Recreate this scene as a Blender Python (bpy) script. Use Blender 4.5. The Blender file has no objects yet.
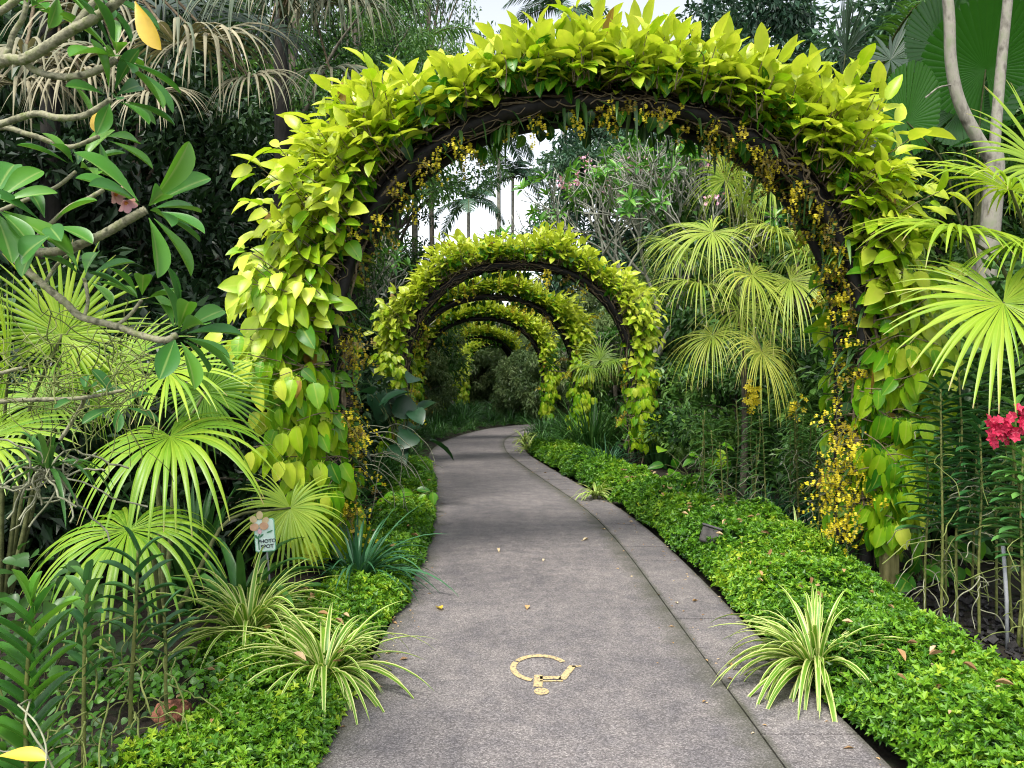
import bpy, math, random
import numpy as np
from mathutils import Vector

# ------------------------------------------------------------------ camera, world, sun, exposure
scene = bpy.context.scene
R = math.radians
CAM_H = 1.6
FPX = 773.0                       # focal length in pixels at 1024 wide
cam_d = bpy.data.cameras.new("camera")
cam = bpy.data.objects.new("camera", cam_d)
scene.collection.objects.link(cam)
cam.location = (0, 0, CAM_H)
cam.rotation_euler = (R(90 - 0.22), 0, 0)
cam_d.sensor_width = 36.0
cam_d.lens = FPX / 1024 * 36
cam_d.clip_end = 2000
cam_d.clip_start = 0.05
scene.camera = cam

SUN_EL, SUN_AZ = 58, 205          # degrees; azimuth clockwise from +Y
world = bpy.data.worlds.new("World")
scene.world = world
world.use_nodes = True
wn = world.node_tree
bg = wn.nodes["Background"]
sky = wn.nodes.new("ShaderNodeTexSky")
sky.sky_type = 'NISHITA'
sky.sun_disc = False
sky.sun_elevation = R(SUN_EL)
sky.sun_rotation = R(SUN_AZ)
sky.air_density = 1.0
sky.dust_density = 2.0
sky.ozone_density = 0.6
bw = wn.nodes.new("ShaderNodeRGBToBW"); wmix = wn.nodes.new("ShaderNodeMix"); wmix.data_type = "RGBA"
wmix.inputs[0].default_value = 0.8      # overcast: most of the blue is veiled by white cloud
wn.links.new(sky.outputs[0], bw.inputs[0]); wn.links.new(sky.outputs[0], wmix.inputs[6]); wn.links.new(bw.outputs[0], wmix.inputs[7])
wn.links.new(wmix.outputs[2], bg.inputs[0])
bg.inputs[1].default_value = 0.15
sun_d = bpy.data.lights.new("sun", 'SUN')
sun = bpy.data.objects.new("sun", sun_d)
scene.collection.objects.link(sun)
sun_d.energy = 1.3
sun_d.angle = R(14)
sun_d.color = (1.0, 0.95, 0.86)
S = Vector((math.sin(R(SUN_AZ)) * math.cos(R(SUN_EL)), math.cos(R(SUN_AZ)) * math.cos(R(SUN_EL)), math.sin(R(SUN_EL))))
sun.rotation_euler = (-S).to_track_quat('-Z', 'Y').to_euler()
sun.location = (0, 0, 30)

vs = scene.view_settings
vs.view_transform = 'Standard'
vs.look = 'None'
vs.exposure = 1.75
vs.gamma = 1
vs.use_curve_mapping = False
scene.cycles.max_bounces = 6
scene.cycles.diffuse_bounces = 3
scene.cycles.transmission_bounces = 4
scene.cycles.glossy_bounces = 2
scene.cycles.use_denoising = True
scene.cycles.filter_width = 1.1

# ------------------------------------------------------------------ numpy helpers
UP = np.array([0., 0., 1.])

def nrm(v):
    v = np.asarray(v, float)
    l = np.linalg.norm(v, axis=-1, keepdims=True)
    return v / np.maximum(l, 1e-9)

def at(px, py, Y):
    """a point of the place, from where it shows in the photograph and its distance"""
    return np.array([(px - 512) / FPX * Y, Y, CAM_H - (py - 381) / FPX * Y])

def runit(rng, n):
    return nrm(rng.normal(size=(n, 3)))

class MB:
    """collects geometry for ONE mesh object, with per-vertex tone / across / along"""
    def __init__(s):
        s.v, s.q, s.t, s.tone, s.acr, s.alo, s.n = [], [], [], [], [], [], 0

    def add(s, v, quads=None, tris=None, tone=0.5, across=0.5, along=0.5):
        v = np.asarray(v, float).reshape(-1, 3)
        n = len(v)
        s.v.append(v)
        for lst, val in ((s.tone, tone), (s.acr, across), (s.alo, along)):
            lst.append(np.broadcast_to(np.asarray(val, float).reshape(-1), (n,)) if np.ndim(val) == 0 or np.size(val) == 1 else np.asarray(val, float).reshape(-1))
        if quads is not None and len(quads):
            s.q.append(np.asarray(quads, int).reshape(-1, 4) + s.n)
        if tris is not None and len(tris):
            s.t.append(np.asarray(tris, int).reshape(-1, 3) + s.n)
        s.n += n

    def mesh(s, name, mat, offset=(0, 0, 0), smooth=True):
        me = bpy.data.meshes.new(name)
        v = np.concatenate(s.v) - np.asarray(offset, float)
        q = np.concatenate(s.q) if s.q else np.zeros((0, 4), int)
        t = np.concatenate(s.t) if s.t else np.zeros((0, 3), int)
        me.vertices.add(len(v))
        me.vertices.foreach_set("co", v.astype(np.float32).ravel())
        loops = np.concatenate([q.ravel(), t.ravel()])
        tot = np.concatenate([np.full(len(q), 4), np.full(len(t), 3)])
        start = np.concatenate([[0], np.cumsum(tot)[:-1]])
        me.loops.add(len(loops))
        me.loops.foreach_set("vertex_index", loops.astype(np.int32))
        me.polygons.add(len(tot))
        me.polygons.foreach_set("loop_start", start.astype(np.int32))
        me.polygons.foreach_set("loop_total", tot.astype(np.int32))
        me.polygons.foreach_set("use_smooth", np.full(len(tot), smooth))
        for nm, lst in (("tone", s.tone), ("across", s.acr), ("along", s.alo)):
            a = me.attributes.new(nm, 'FLOAT', 'POINT')
            a.data.foreach_set("value", np.concatenate(lst).astype(np.float32))
        me.update(calc_edges=True)
        me.materials.append(mat)
        return me

# ---- leaf templates: x across (-.5 .. .5), y along (0 .. 1), z lift
def grid_leaf(rows, fold, droop, cup=0.0):
    v, ac, al = [], [], []
    for (y, w) in rows:
        for x in (-.5, 0, .5):
            v.append((x * w, y, abs(x) * w * fold - droop * y * y + cup * y))
            ac.append(x + .5); al.append(y)
    q = []
    for i in range(len(rows) - 1):
        for j in (0, 1):
            a = i * 3 + j
            q.append((a, a + 1, a + 4, a + 3))
    return dict(v=np.array(v, float), q=np.array(q), t=None, ac=np.array(ac), al=np.array(al))

T_HEART = grid_leaf([(0, .04), (.13, .04), (.17, .52), (.36, .98), (.6, .95), (.82, .60), (.94, .24), (1, .02)], .20, .34, .08)
T_HEART_LO = grid_leaf([(0, .1), (.3, 1), (.72, .8), (1, .02)], .22, .3, .06)
T_OBOVATE = grid_leaf([(0, .07), (.08, .16), (.18, .34), (.3, .55), (.42, .76), (.54, .92), (.66, 1), (.77, .96), (.86, .80), (.93, .54), (.975, .27), (1, .03)], .22, .2, .06)
T_SMALL = dict(v=np.array([(0, 0, 0), (.5, .45, .13), (0, 1, -.06), (-.5, .45, .13)], float), q=None,
               t=np.array([(0, 1, 2), (0, 2, 3)]), ac=np.array([.5, 1, .5, 0]), al=np.array([0, .45, 1, .45]))
T_PETAL = dict(v=np.array([(0, 0, 0), (.5, .6, .08), (0, 1, -.05), (-.5, .6, .08)], float), q=None,
               t=np.array([(0, 1, 2), (0, 2, 3)]), ac=np.array([.5, 1, .5, 0]), al=np.array([0, .6, 1, .6]))

def leaves(mb, T, P, D, N, L, W, tone):
    P, D = np.asarray(P, float), nrm(D)
    n = len(P)
    L = np.broadcast_to(L, (n,)); W = np.broadcast_to(W, (n,)); tone = np.broadcast_to(tone, (n,))
    B = nrm(np.cross(D, N)); NN = nrm(np.cross(B, D))
    tv = T['v']; m = len(tv)
    V = (P[:, None] + D[:, None] * (tv[None, :, 1:2] * L[:, None, None]) + B[:, None] * (tv[None, :, 0:1] * W[:, None, None])
         + NN[:, None] * (tv[None, :, 2:3] * L[:, None, None]))
    off = (np.arange(n) * m)[:, None, None]
    q = (T['q'][None] + off).reshape(-1, 4) if T['q'] is not None else None
    t = (T['t'][None] + off).reshape(-1, 3) if T['t'] is not None else None
    mb.add(V, q, t, np.repeat(tone, m), np.tile(T['ac'], n), np.tile(T['al'], n))

def straps(mb, P, D, Sd, L, W, droop, nseg, prof, fold, tone, start=0.0):
    """curving blades; Sd is the direction across each blade"""
    P = np.array(P, float); d = nrm(D); Sd = nrm(Sd)
    n = len(P)
    L = np.broadcast_to(L, (n,)).astype(float); W = np.broadcast_to(W, (n,)).astype(float)
    droop = np.broadcast_to(droop, (n,)).astype(float); tone = np.broadcast_to(tone, (n,))
    pos = P.copy(); rows = []
    for j in range(nseg + 1):
        t = j / nseg
        w = (W * prof(t))[:, None]
        N = nrm(np.cross(Sd, d))
        rows.append(np.stack([pos - Sd * w / 2 + N * fold * w, pos, pos + Sd * w / 2 + N * fold * w], 1))
        if j < nseg:
            k = 0.0 if t < start else 1.0
            d = nrm(d - UP * (droop * k / nseg)[:, None])
            pos = pos + d * (L / nseg)[:, None]
    V = np.stack(rows, 1)                                   # n, rows, 3, 3
    m = (nseg + 1) * 3
    q = []
    for i in range(nseg):
        for c in (0, 1):
            a = i * 3 + c
            q.append((a, a + 1, a + 4, a + 3))
    q = (np.array(q)[None] + (np.arange(n) * m)[:, None, None]).reshape(-1, 4)
    mb.add(V, q, None, np.repeat(tone, m), np.tile(np.tile([0, .5, 1.], nseg + 1), n), np.tile(np.repeat(np.linspace(0, 1, nseg + 1), 3), n))

def tube(mb, pts, rad, sides=7, tone=0.5, cap=True):
    pts = np.asarray(pts, float); n = len(pts)
    rad = np.broadcast_to(rad, (n,)) if np.ndim(rad) == 0 else np.asarray(rad, float)
    tan = nrm(np.gradient(pts, axis=0))
    ref = np.array([1., 0, 0]) if abs(tan[0][2]) > .8 else UP
    u = nrm(np.cross(tan[0], ref)); V = []
    ang = np.linspace(0, 2 * np.pi, sides, endpoint=False)
    for i in range(n):
        u = nrm(u - tan[i] * np.dot(u, tan[i])); w = np.cross(tan[i], u)
        V.append(pts[i] + rad[i] * (np.cos(ang)[:, None] * u + np.sin(ang)[:, None] * w))
    V = np.concatenate(V)
    q = []
    for i in range(n - 1):
        for k in range(sides):
            a, b = i * sides + k, i * sides + (k + 1) % sides
            q.append((a, b, b + sides, a + sides))
    t = []
    if cap:
        c0, c1 = len(V), len(V) + 1
        V = np.concatenate([V, pts[:1], pts[-1:]])
        for k in range(sides):
            t.append((c0, (k + 1) % sides, k))
            t.append((c1, (n - 1) * sides + k, (n - 1) * sides + (k + 1) % sides))
    al = np.repeat(np.linspace(0, 1, n), sides)
    if cap: al = np.concatenate([al, [0, 1]])
    mb.add(V, q, t, tone, 0.5, al)

def smooth_path(pts, k=4):
    """Catmull-Rom through points"""
    pts = np.asarray(pts, float)
    if len(pts) < 3: return np.array([pts[0] + (pts[-1] - pts[0]) * i / k for i in range(k + 1)])
    p = np.vstack([2 * pts[0] - pts[1], pts, 2 * pts[-1] - pts[-2]])
    out = []
    for i in range(1, len(p) - 2):
        for j in range(k):
            t = j / k
            out.append(.5 * ((2 * p[i]) + (-p[i - 1] + p[i + 1]) * t + (2 * p[i - 1] - 5 * p[i] + 4 * p[i + 1] - p[i + 2]) * t * t
                             + (-p[i - 1] + 3 * p[i] - 3 * p[i + 1] + p[i + 2]) * t ** 3))
    out.append(pts[-1])
    return np.array(out)

def wander(rng, p, d, L, n, jit, grav=0.0):
    pts = [np.array(p, float)]; d = nrm(d)
    for i in range(n):
        d = nrm(d + rng.normal(size=3) * jit + np.array([0, 0, -grav]))
        pts.append(pts[-1] + d * L / n)
    return np.array(pts)

def box(mb, c, sz, rot=None, tone=.5):
    x, y, z = np.asarray(sz, float) / 2
    v = np.array([(sx * x, sy * y, sz_ * z) for sz_ in (-1, 1) for sy in (-1, 1) for sx in (-1, 1)])
    if rot is not None: v = v @ np.asarray(rot).T
    mb.add(v + np.asarray(c), [(0, 2, 3, 1), (4, 5, 7, 6), (0, 1, 5, 4), (2, 6, 7, 3), (0, 4, 6, 2), (1, 3, 7, 5)], None, tone)

def rotmat(ax, ay, az):
    from mathutils import Euler
    return np.array(Euler((ax, ay, az)).to_matrix())

# ------------------------------------------------------------------ materials
def nmat(name):
    m = bpy.data.materials.new(name); m.use_nodes = True
    nt = m.node_tree; nt.nodes.clear()
    out = nt.nodes.new("ShaderNodeOutputMaterial")
    return m, nt, out

def ramp_node(nt, stops):
    r = nt.nodes.new("ShaderNodeValToRGB")
    e = r.color_ramp.elements
    while len(e) < len(stops): e.new(0.5)
    for el, (p, c) in zip(e, stops):
        el.position = p; el.color = (*c, 1)
    return r

def math_node(nt, op, a, b=None):
    m = nt.nodes.new("ShaderNodeMath"); m.operation = op
    for i, x in enumerate((a, b)):
        if x is None: continue
        if isinstance(x, (int, float)): m.inputs[i].default_value = x
        else: nt.links.new(x, m.inputs[i])
    return m.outputs[0]

def mix_col(nt, f, a, b, mode='MIX'):
    m = nt.nodes.new("ShaderNodeMix"); m.data_type = 'RGBA'; m.blend_type = mode
    for i, x in ((0, f), (6, a), (7, b)):
        if isinstance(x, (int, float)): m.inputs[i].default_value = x
        elif isinstance(x, tuple): m.inputs[i].default_value = (*x, 1)
        else: nt.links.new(x, m.inputs[i])
    return m.outputs[2]

def leaf_mat(name, stops, rough=.42, trans=.35, margin=None, vein=None, mottle=.25, mscale=14, tip=None, spec=.45):
    m, nt, out = nmat(name)
    L = nt.links
    at_ = nt.nodes.new("ShaderNodeAttribute"); at_.attribute_name = "tone"
    ac = nt.nodes.new("ShaderNodeAttribute"); ac.attribute_name = "across"
    al = nt.nodes.new("ShaderNodeAttribute"); al.attribute_name = "along"
    tc = nt.nodes.new("ShaderNodeTexCoord")
    no = nt.nodes.new("ShaderNodeTexNoise"); no.inputs["Scale"].default_value = mscale; no.inputs["Detail"].default_value = 3
    L.new(tc.outputs["Object"], no.inputs["Vector"])
    f = math_node(nt, 'ADD', at_.outputs["Fac"], math_node(nt, 'MULTIPLY', math_node(nt, 'SUBTRACT', no.outputs["Fac"], .5), mottle))
    r = ramp_node(nt, stops)
    L.new(f, r.inputs[0])
    col = r.outputs[0]
    off = math_node(nt, 'MULTIPLY', math_node(nt, 'ABSOLUTE', math_node(nt, 'SUBTRACT', ac.outputs["Fac"], .5)), 2.0)
    if margin:
        mr = nt.nodes.new("ShaderNodeMapRange"); mr.inputs[1].default_value = margin[1] - .08; mr.inputs[2].default_value = margin[1] + .08
        L.new(off, mr.inputs[0])
        col = mix_col(nt, mr.outputs[0], col, margin[0])
    if vein:
        mr = nt.nodes.new("ShaderNodeMapRange"); mr.inputs[1].default_value = .14; mr.inputs[2].default_value = .02
        mr.inputs[3].default_value = 0; mr.inputs[4].default_value = vein[1]
        L.new(off, mr.inputs[0])
        col = mix_col(nt, mr.outputs[0], col, vein[0])
    if tip:
        mr = nt.nodes.new("ShaderNodeMapRange"); mr.inputs[1].default_value = tip[1]; mr.inputs[2].default_value = 1.0
        L.new(math_node(nt, 'ADD', al.outputs["Fac"], math_node(nt, 'MULTIPLY', math_node(nt, 'SUBTRACT', no.outputs["Fac"], .5), .4)), mr.inputs[0])
        col = mix_col(nt, mr.outputs[0], col, tip[0])
    p = nt.nodes.new("ShaderNodeBsdfPrincipled")
    L.new(col, p.inputs["Base Color"]); p.inputs["Roughness"].default_value = rough
    p.inputs["Specular IOR Level"].default_value = spec
    tr = nt.nodes.new("ShaderNodeBsdfTranslucent")
    tcol = mix_col(nt, 1.0, col, (1.0, 1.0, .55), 'MULTIPLY')
    L.new(tcol, tr.inputs[0])
    mx = nt.nodes.new("ShaderNodeMixShader"); mx.inputs[0].default_value = trans
    L.new(p.outputs[0], mx.inputs[1]); L.new(tr.outputs[0], mx.inputs[2])
    L.new(mx.outputs[0], out.inputs[0])
    return m

def rough_mat(name, c1, c2, scale=8, rough=.85, bump=.4, detail=5, c3=None, stretch=None, bdist=.01):
    m, nt, out = nmat(name)
    L = nt.links
    tc = nt.nodes.new("ShaderNodeTexCoord")
    vec = tc.outputs["Object"]
    if stretch:
        mp = nt.nodes.new("ShaderNodeMapping"); mp.inputs["Scale"].default_value = stretch
        L.new(vec, mp.inputs[0]); vec = mp.outputs[0]
    no = nt.nodes.new("ShaderNodeTexNoise"); no.inputs["Scale"].default_value = scale; no.inputs["Detail"].default_value = detail
    L.new(vec, no.inputs["Vector"])
    r = ramp_node(nt, [(.3, c1), (.7, c2)] if c3 is None else [(.28, c1), (.5, c2), (.72, c3)])
    L.new(no.outputs["Fac"], r.inputs[0])
    p = nt.nodes.new("ShaderNodeBsdfPrincipled")
    L.new(r.outputs[0], p.inputs["Base Color"]); p.inputs["Roughness"].default_value = rough
    p.inputs["Specular IOR Level"].default_value = .25
    b = nt.nodes.new("ShaderNodeBump"); b.inputs["Strength"].default_value = bump; b.inputs["Distance"].default_value = bdist
    L.new(no.outputs["Fac"], b.inputs["Height"]); L.new(b.outputs[0], p.inputs["Normal"])
    L.new(p.outputs[0], out.inputs[0])
    return m

G = lambda r, g, b: (r, g, b)
M = {}
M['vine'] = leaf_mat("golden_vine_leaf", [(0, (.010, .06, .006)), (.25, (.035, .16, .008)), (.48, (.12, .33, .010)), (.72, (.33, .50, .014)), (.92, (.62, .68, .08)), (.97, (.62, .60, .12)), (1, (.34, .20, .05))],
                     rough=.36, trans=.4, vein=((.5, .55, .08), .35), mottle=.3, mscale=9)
M['vine_stem'] = rough_mat("vine_stem", (.07, .05, .03), (.20, .16, .10), 30, .85, .5)
M['frame'] = rough_mat("black_hoop", (.006, .006, .006), (.02, .018, .016), 25, .6, .3)
M['orchid_y'] = leaf_mat("yellow_orchid_flower", [(0, (.09, .06, .01)), (.35, (.26, .20, .01)), (.6, (.62, .50, .012)), (1, (.82, .72, .04))], trans=.3, mottle=.05, rough=.55)
M['orchid_leaf'] = leaf_mat("orchid_leaf", [(0, (.02, .06, .012)), (.5, (.05, .13, .025)), (1, (.12, .22, .05))], trans=.2)
M['twig'] = rough_mat("thin_stem", (.05, .06, .02), (.12, .13, .05), 30, .8, .2)
M['post'] = rough_mat("weathered_post", (.10, .10, .03), (.27, .24, .10), 6, .9, .6, stretch=(6, 6, 1))
M['fan'] = leaf_mat("fan_palm_leaf", [(0, (.04, .13, .008)), (.4, (.13, .30, .015)), (.7, (.30, .44, .03)), (1, (.50, .55, .07))], rough=.38, trans=.38, vein=((.5, .55, .1), .4), mottle=.12, tip=((.34, .28, .10), .93))
M['fan_far'] = leaf_mat("pale_fan_palm_leaf", [(0, (.07, .16, .015)), (.5, (.22, .34, .03)), (1, (.46, .50, .09))], rough=.42, trans=.35, mottle=.15, tip=((.42, .34, .14), .85))
M['dead'] = leaf_mat("dead_palm_blade", [(0, (.04, .06, .04)), (.4, (.10, .13, .085)), (.7, (.21, .20, .13)), (1, (.36, .32, .21))], rough=.7, trans=.12, mottle=.5, mscale=6, spec=.2)
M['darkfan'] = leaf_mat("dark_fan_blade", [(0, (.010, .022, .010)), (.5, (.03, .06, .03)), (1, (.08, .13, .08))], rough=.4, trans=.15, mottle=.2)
M['round'] = leaf_mat("round_palm_leaf", [(0, (.015, .07, .008)), (.5, (.035, .16, .012)), (1, (.08, .26, .03))], rough=.3, trans=.3, mottle=.15)
M['frangi'] = leaf_mat("frangipani_leaf", [(0, (.02, .09, .025)), (.5, (.055, .20, .03)), (1, (.14, .34, .03))], rough=.33, trans=.3, vein=((.3, .42, .12), .6), mottle=.2)
M['frangi_bark'] = rough_mat("frangipani_bark", (.045, .05, .025), (.27, .26, .17), 38, .85, .8, c3=(.13, .16, .05))
M['old_leaf'] = leaf_mat("yellowed_leaf", [(0, (.36, .20, .04)), (.5, (.62, .42, .05)), (1, (.75, .55, .06))], trans=.25, mottle=.9, mscale=22)
M['dry_leaf'] = leaf_mat("dry_leaf", [(0, (.20, .11, .05)), (.5, (.45, .28, .12)), (1, (.62, .50, .32))], trans=.1, mottle=.4, mscale=30, rough=.7)
M['pink'] = leaf_mat("pink_petal", [(0, (.75, .35, .06)), (.35, (.75, .30, .42)), (1, (.78, .46, .60))], trans=.3, mottle=.05, rough=.5)
M['red'] = leaf_mat("red_flower", [(0, (.22, .004, .025)), (.6, (.48, .008, .055)), (1, (.66, .05, .12))], trans=.25, mottle=.2, rough=.5)
M['spider'] = leaf_mat("variegated_blade", [(0, (.08, .20, .014)), (1, (.19, .36, .03))], rough=.4, trans=.3, margin=((.60, .64, .24), .60), mottle=.2)
M['strap'] = leaf_mat("strap_leaf", [(0, (.018, .06, .012)), (.5, (.045, .15, .03)), (1, (.13, .28, .06))], rough=.36, trans=.25, mottle=.2)
M['bluestrap'] = leaf_mat("blue_green_blade", [(0, (.012, .05, .018)), (.5, (.03, .11, .045)), (1, (.07, .2, .09))], rough=.36, trans=.22, mottle=.2)
M['vanda'] = leaf_mat("cane_orchid_leaf", [(0, (.012, .05, .014)), (.5, (.035, .13, .035)), (1, (.15, .33, .07))], rough=.33, trans=.2, vein=((.015, .05, .015), .4), mottle=.2)
M['cane'] = rough_mat("orchid_cane", (.05, .07, .015), (.17, .18, .05), 18, .7, .3)
M['root'] = rough_mat("aerial_root", (.12, .13, .07), (.34, .34, .24), 20, .8, .2)
M['groot'] = rough_mat("green_aerial_root", (.07, .10, .02), (.20, .23, .07), 20, .8, .2)
M['cover'] = leaf_mat("ground_cover_leaf", [(0, (.012, .05, .006)), (.35, (.065, .20, .010)), (.65, (.17, .36, .016)), (1, (.42, .52, .03))], rough=.45, trans=.32, mottle=.35, mscale=2.2)
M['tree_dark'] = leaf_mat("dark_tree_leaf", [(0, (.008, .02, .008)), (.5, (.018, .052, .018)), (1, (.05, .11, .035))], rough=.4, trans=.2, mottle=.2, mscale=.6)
M['tree_mid'] = leaf_mat("green_tree_leaf", [(0, (.015, .05, .012)), (.5, (.06, .155, .03)), (1, (.15, .28, .05))], rough=.4, trans=.3, mottle=.25, mscale=.6)
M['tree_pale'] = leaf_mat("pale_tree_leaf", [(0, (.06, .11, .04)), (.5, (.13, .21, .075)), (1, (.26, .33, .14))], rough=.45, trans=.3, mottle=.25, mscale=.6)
M['blue_tree'] = leaf_mat("blue_green_tree_leaf", [(0, (.014, .045, .024)), (.5, (.045, .11, .06)), (1, (.10, .19, .10))], rough=.42, trans=.2, mottle=.2, mscale=.6)
M['bark'] = rough_mat("tree_bark", (.045, .038, .028), (.15, .13, .10), 9, .9, .6, stretch=(2, 2, .6), bdist=.03)
M['dark_bark'] = rough_mat("bark_painted_shade", (.008, .008, .007), (.022, .02, .017), 9, .95, .6, stretch=(2, 2, .6), bdist=.03)  # tree bark again, with the shade of the wood put into its colour
M['pale_bark'] = rough_mat("pale_bark", (.07, .066, .05), (.23, .215, .18), 16, .85, .5, c3=(.17, .19, .12), stretch=(1, 1, .5), bdist=.02)
M['grey_twig'] = rough_mat("grey_branch", (.14, .15, .11), (.38, .38, .32), 9, .8, .3)
M['soil'] = rough_mat("soil", (.006, .005, .004), (.022, .017, .012), 18, .95, .8, c3=(.012, .02, .008), bdist=.03)
M['mulch'] = rough_mat("mulch_chip", (.006, .006, .007), (.03, .027, .026), 25, .6, .5)
M['stone_red'] = rough_mat("reddish_stone", (.10, .04, .025), (.26, .11, .065), 28, .9, .9, stretch=(3, 1, 1))
M['stone_grey'] = rough_mat("dark_stone", (.025, .024, .023), (.085, .08, .075), 14, .85, .7)
M['grey_box'] = rough_mat("dark_grey_housing", (.05, .048, .05), (.09, .085, .088), 9, .55, .1)
M['pipe_grey'] = rough_mat("grey_stake", (.18, .19, .2), (.3, .31, .32), 12, .5, .1)
M['board'] = rough_mat("sign_board", (.56, .70, .66), (.66, .78, .74), 12, .45, .05)
M['board_edge'] = rough_mat("sign_rim", (.16, .42, .28), (.22, .5, .34), 12, .5, .05)
M['ink'] = rough_mat("sign_ink", (.03, .03, .05), (.05, .05, .08), 12, .6, .0)
M['sign_petal'] = rough_mat("sign_petal", (.50, .27, .18), (.60, .38, .25), 30, .5, .0)
M['sign_petal2'] = rough_mat("sign_back_petal", (.50, .37, .20), (.58, .47, .30), 30, .5, .0)
M['sign_green'] = rough_mat("sign_stem_green", (.05, .17, .09), (.08, .24, .13), 30, .5, .0)
M['sign_lip'] = rough_mat("sign_lip", (.65, .35, .42), (.72, .48, .52), 30, .5, .0)

def path_mat():
    m, nt, out = nmat("exposed_aggregate_concrete")
    L = nt.links
    tc = nt.nodes.new("ShaderNodeTexCoord")
    def noise(sc, det=4, ro=.5):
        n = nt.nodes.new("ShaderNodeTexNoise"); n.inputs["Scale"].default_value = sc
        n.inputs["Detail"].default_value = det; n.inputs["Roughness"].default_value = ro
        L.new(tc.outputs["Object"], n.inputs["Vector"]); return n.outputs["Fac"]
    vo = nt.nodes.new("ShaderNodeTexVoronoi"); vo.inputs["Scale"].default_value = 160
    L.new(tc.outputs["Object"], vo.inputs["Vector"])
    sep = nt.nodes.new("ShaderNodeSeparateColor"); L.new(vo.outputs["Color"], sep.inputs[0])
    peb = ramp_node(nt, [(0, (.084, .077, .078)), (.35, (.130, .120, .121)), (.7, (.176, .163, .164)), (1, (.28, .262, .258))])
    L.new(sep.outputs[0], peb.inputs[0])
    big = ramp_node(nt, [(.34, (.78, .78, .80)), (.66, (1.20, 1.18, 1.16))])
    L.new(noise(.9, 5, .6), big.inputs[0])
    col = mix_col(nt, 1.0, peb.outputs[0], big.outputs[0], 'MULTIPLY')
    mid = ramp_node(nt, [(.35, (.82, .82, .84)), (.65, (1.15, 1.13, 1.1))])
    L.new(noise(7, 4, .6), mid.inputs[0])
    col = mix_col(nt, 1.0, col, mid.outputs[0], 'MULTIPLY')
    # mossy rims where the planting touches the concrete
    ac = nt.nodes.new("ShaderNodeAttribute"); ac.attribute_name = "across"
    off = math_node(nt, 'MULTIPLY', math_node(nt, 'ABSOLUTE', math_node(nt, 'SUBTRACT', ac.outputs["Fac"], .5)), 2.0)
    mr = nt.nodes.new("ShaderNodeMapRange"); mr.inputs[1].default_value = .82; mr.inputs[2].default_value = 1.04; mr.inputs[4].default_value = .8
    L.new(math_node(nt, 'ADD', off, math_node(nt, 'MULTIPLY', math_node(nt, 'SUBTRACT', noise(5), .5), .3)), mr.inputs[0])
    col = mix_col(nt, mr.outputs[0], col, (.05, .052, .03))
    p = nt.nodes.new("ShaderNodeBsdfPrincipled"); L.new(col, p.inputs["Base Color"])
    p.inputs["Roughness"].default_value = .72; p.inputs["Specular IOR Level"].default_value = .3
    b = nt.nodes.new("ShaderNodeBump"); b.inputs["Strength"].default_value = .55; b.inputs["Distance"].default_value = .004
    L.new(vo.outputs["Distance"], b.inputs["Height"]); L.new(b.outputs[0], p.inputs["Normal"])
    L.new(p.outputs[0], out.inputs[0])
    return m
M['path'] = path_mat()

def paint_mat():
    m, nt, out = nmat("worn_yellow_paint")
    L = nt.links
    tc = nt.nodes.new("ShaderNodeTexCoord")
    no = nt.nodes.new("ShaderNodeTexNoise"); no.inputs["Scale"].default_value = 70; no.inputs["Detail"].default_value = 4
    L.new(tc.outputs["Object"], no.inputs["Vector"])
    r = ramp_node(nt, [(.36, (.15, .13, .115)), (.47, (.44, .33, .16)), (.75, (.54, .43, .22))])
    L.new(no.outputs["Fac"], r.inputs[0])
    p = nt.nodes.new("ShaderNodeBsdfPrincipled"); L.new(r.outputs[0], p.inputs["Base Color"]); p.inputs["Roughness"].default_value = .75
    L.new(p.outputs[0], out.inputs[0])
    return m
M['paint'] = paint_mat()

# ------------------------------------------------------------------ object helpers
COL = scene.collection

def thing(name, label, cat, loc=(0, 0, 0), group=None, rotz=0):
    o = bpy.data.objects.new(name, None); COL.objects.link(o)
    o.empty_display_size = .2
    o.location = loc; o.rotation_euler = (0, 0, rotz)
    o["label"] = label; o["category"] = cat
    if group: o["group"] = group
    return o

def part(name, mb, mat, parent, label=None, smooth=True, origin=None):
    """origin: world position of the thing when mb is in world coordinates"""
    off = origin if origin is not None else (0, 0, 0)
    o = bpy.data.objects.new(name, mb.mesh(name, mat, off, smooth)); COL.objects.link(o)
    o.parent = parent
    if label: o["label"] = label
    return o

def single(name, mb, mat, label, cat, loc, group=None, kind=None, smooth=True):
    o = bpy.data.objects.new(name, mb.mesh(name, mat, loc, smooth)); COL.objects.link(o)
    o.location = loc
    if label: o["label"] = label
    if cat: o["category"] = cat
    if group: o["group"] = group
    if kind: o["kind"] = kind
    return o

def dup(root, loc, rotz=0, sc=1.0, label=None, group=None):
    r = root.copy(); COL.objects.link(r)
    r.location = loc; r.rotation_euler = (0, 0, rotz)
    r.scale = (sc, sc, sc) if np.ndim(sc) == 0 else sc
    if label: r["label"] = label
    if group: r["group"] = group
    for ch in list(root.children):
        c = ch.copy(); COL.objects.link(c); c.parent = r
        for g in ch.children:
            d = g.copy(); COL.objects.link(d); d.parent = c
    return r

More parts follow.
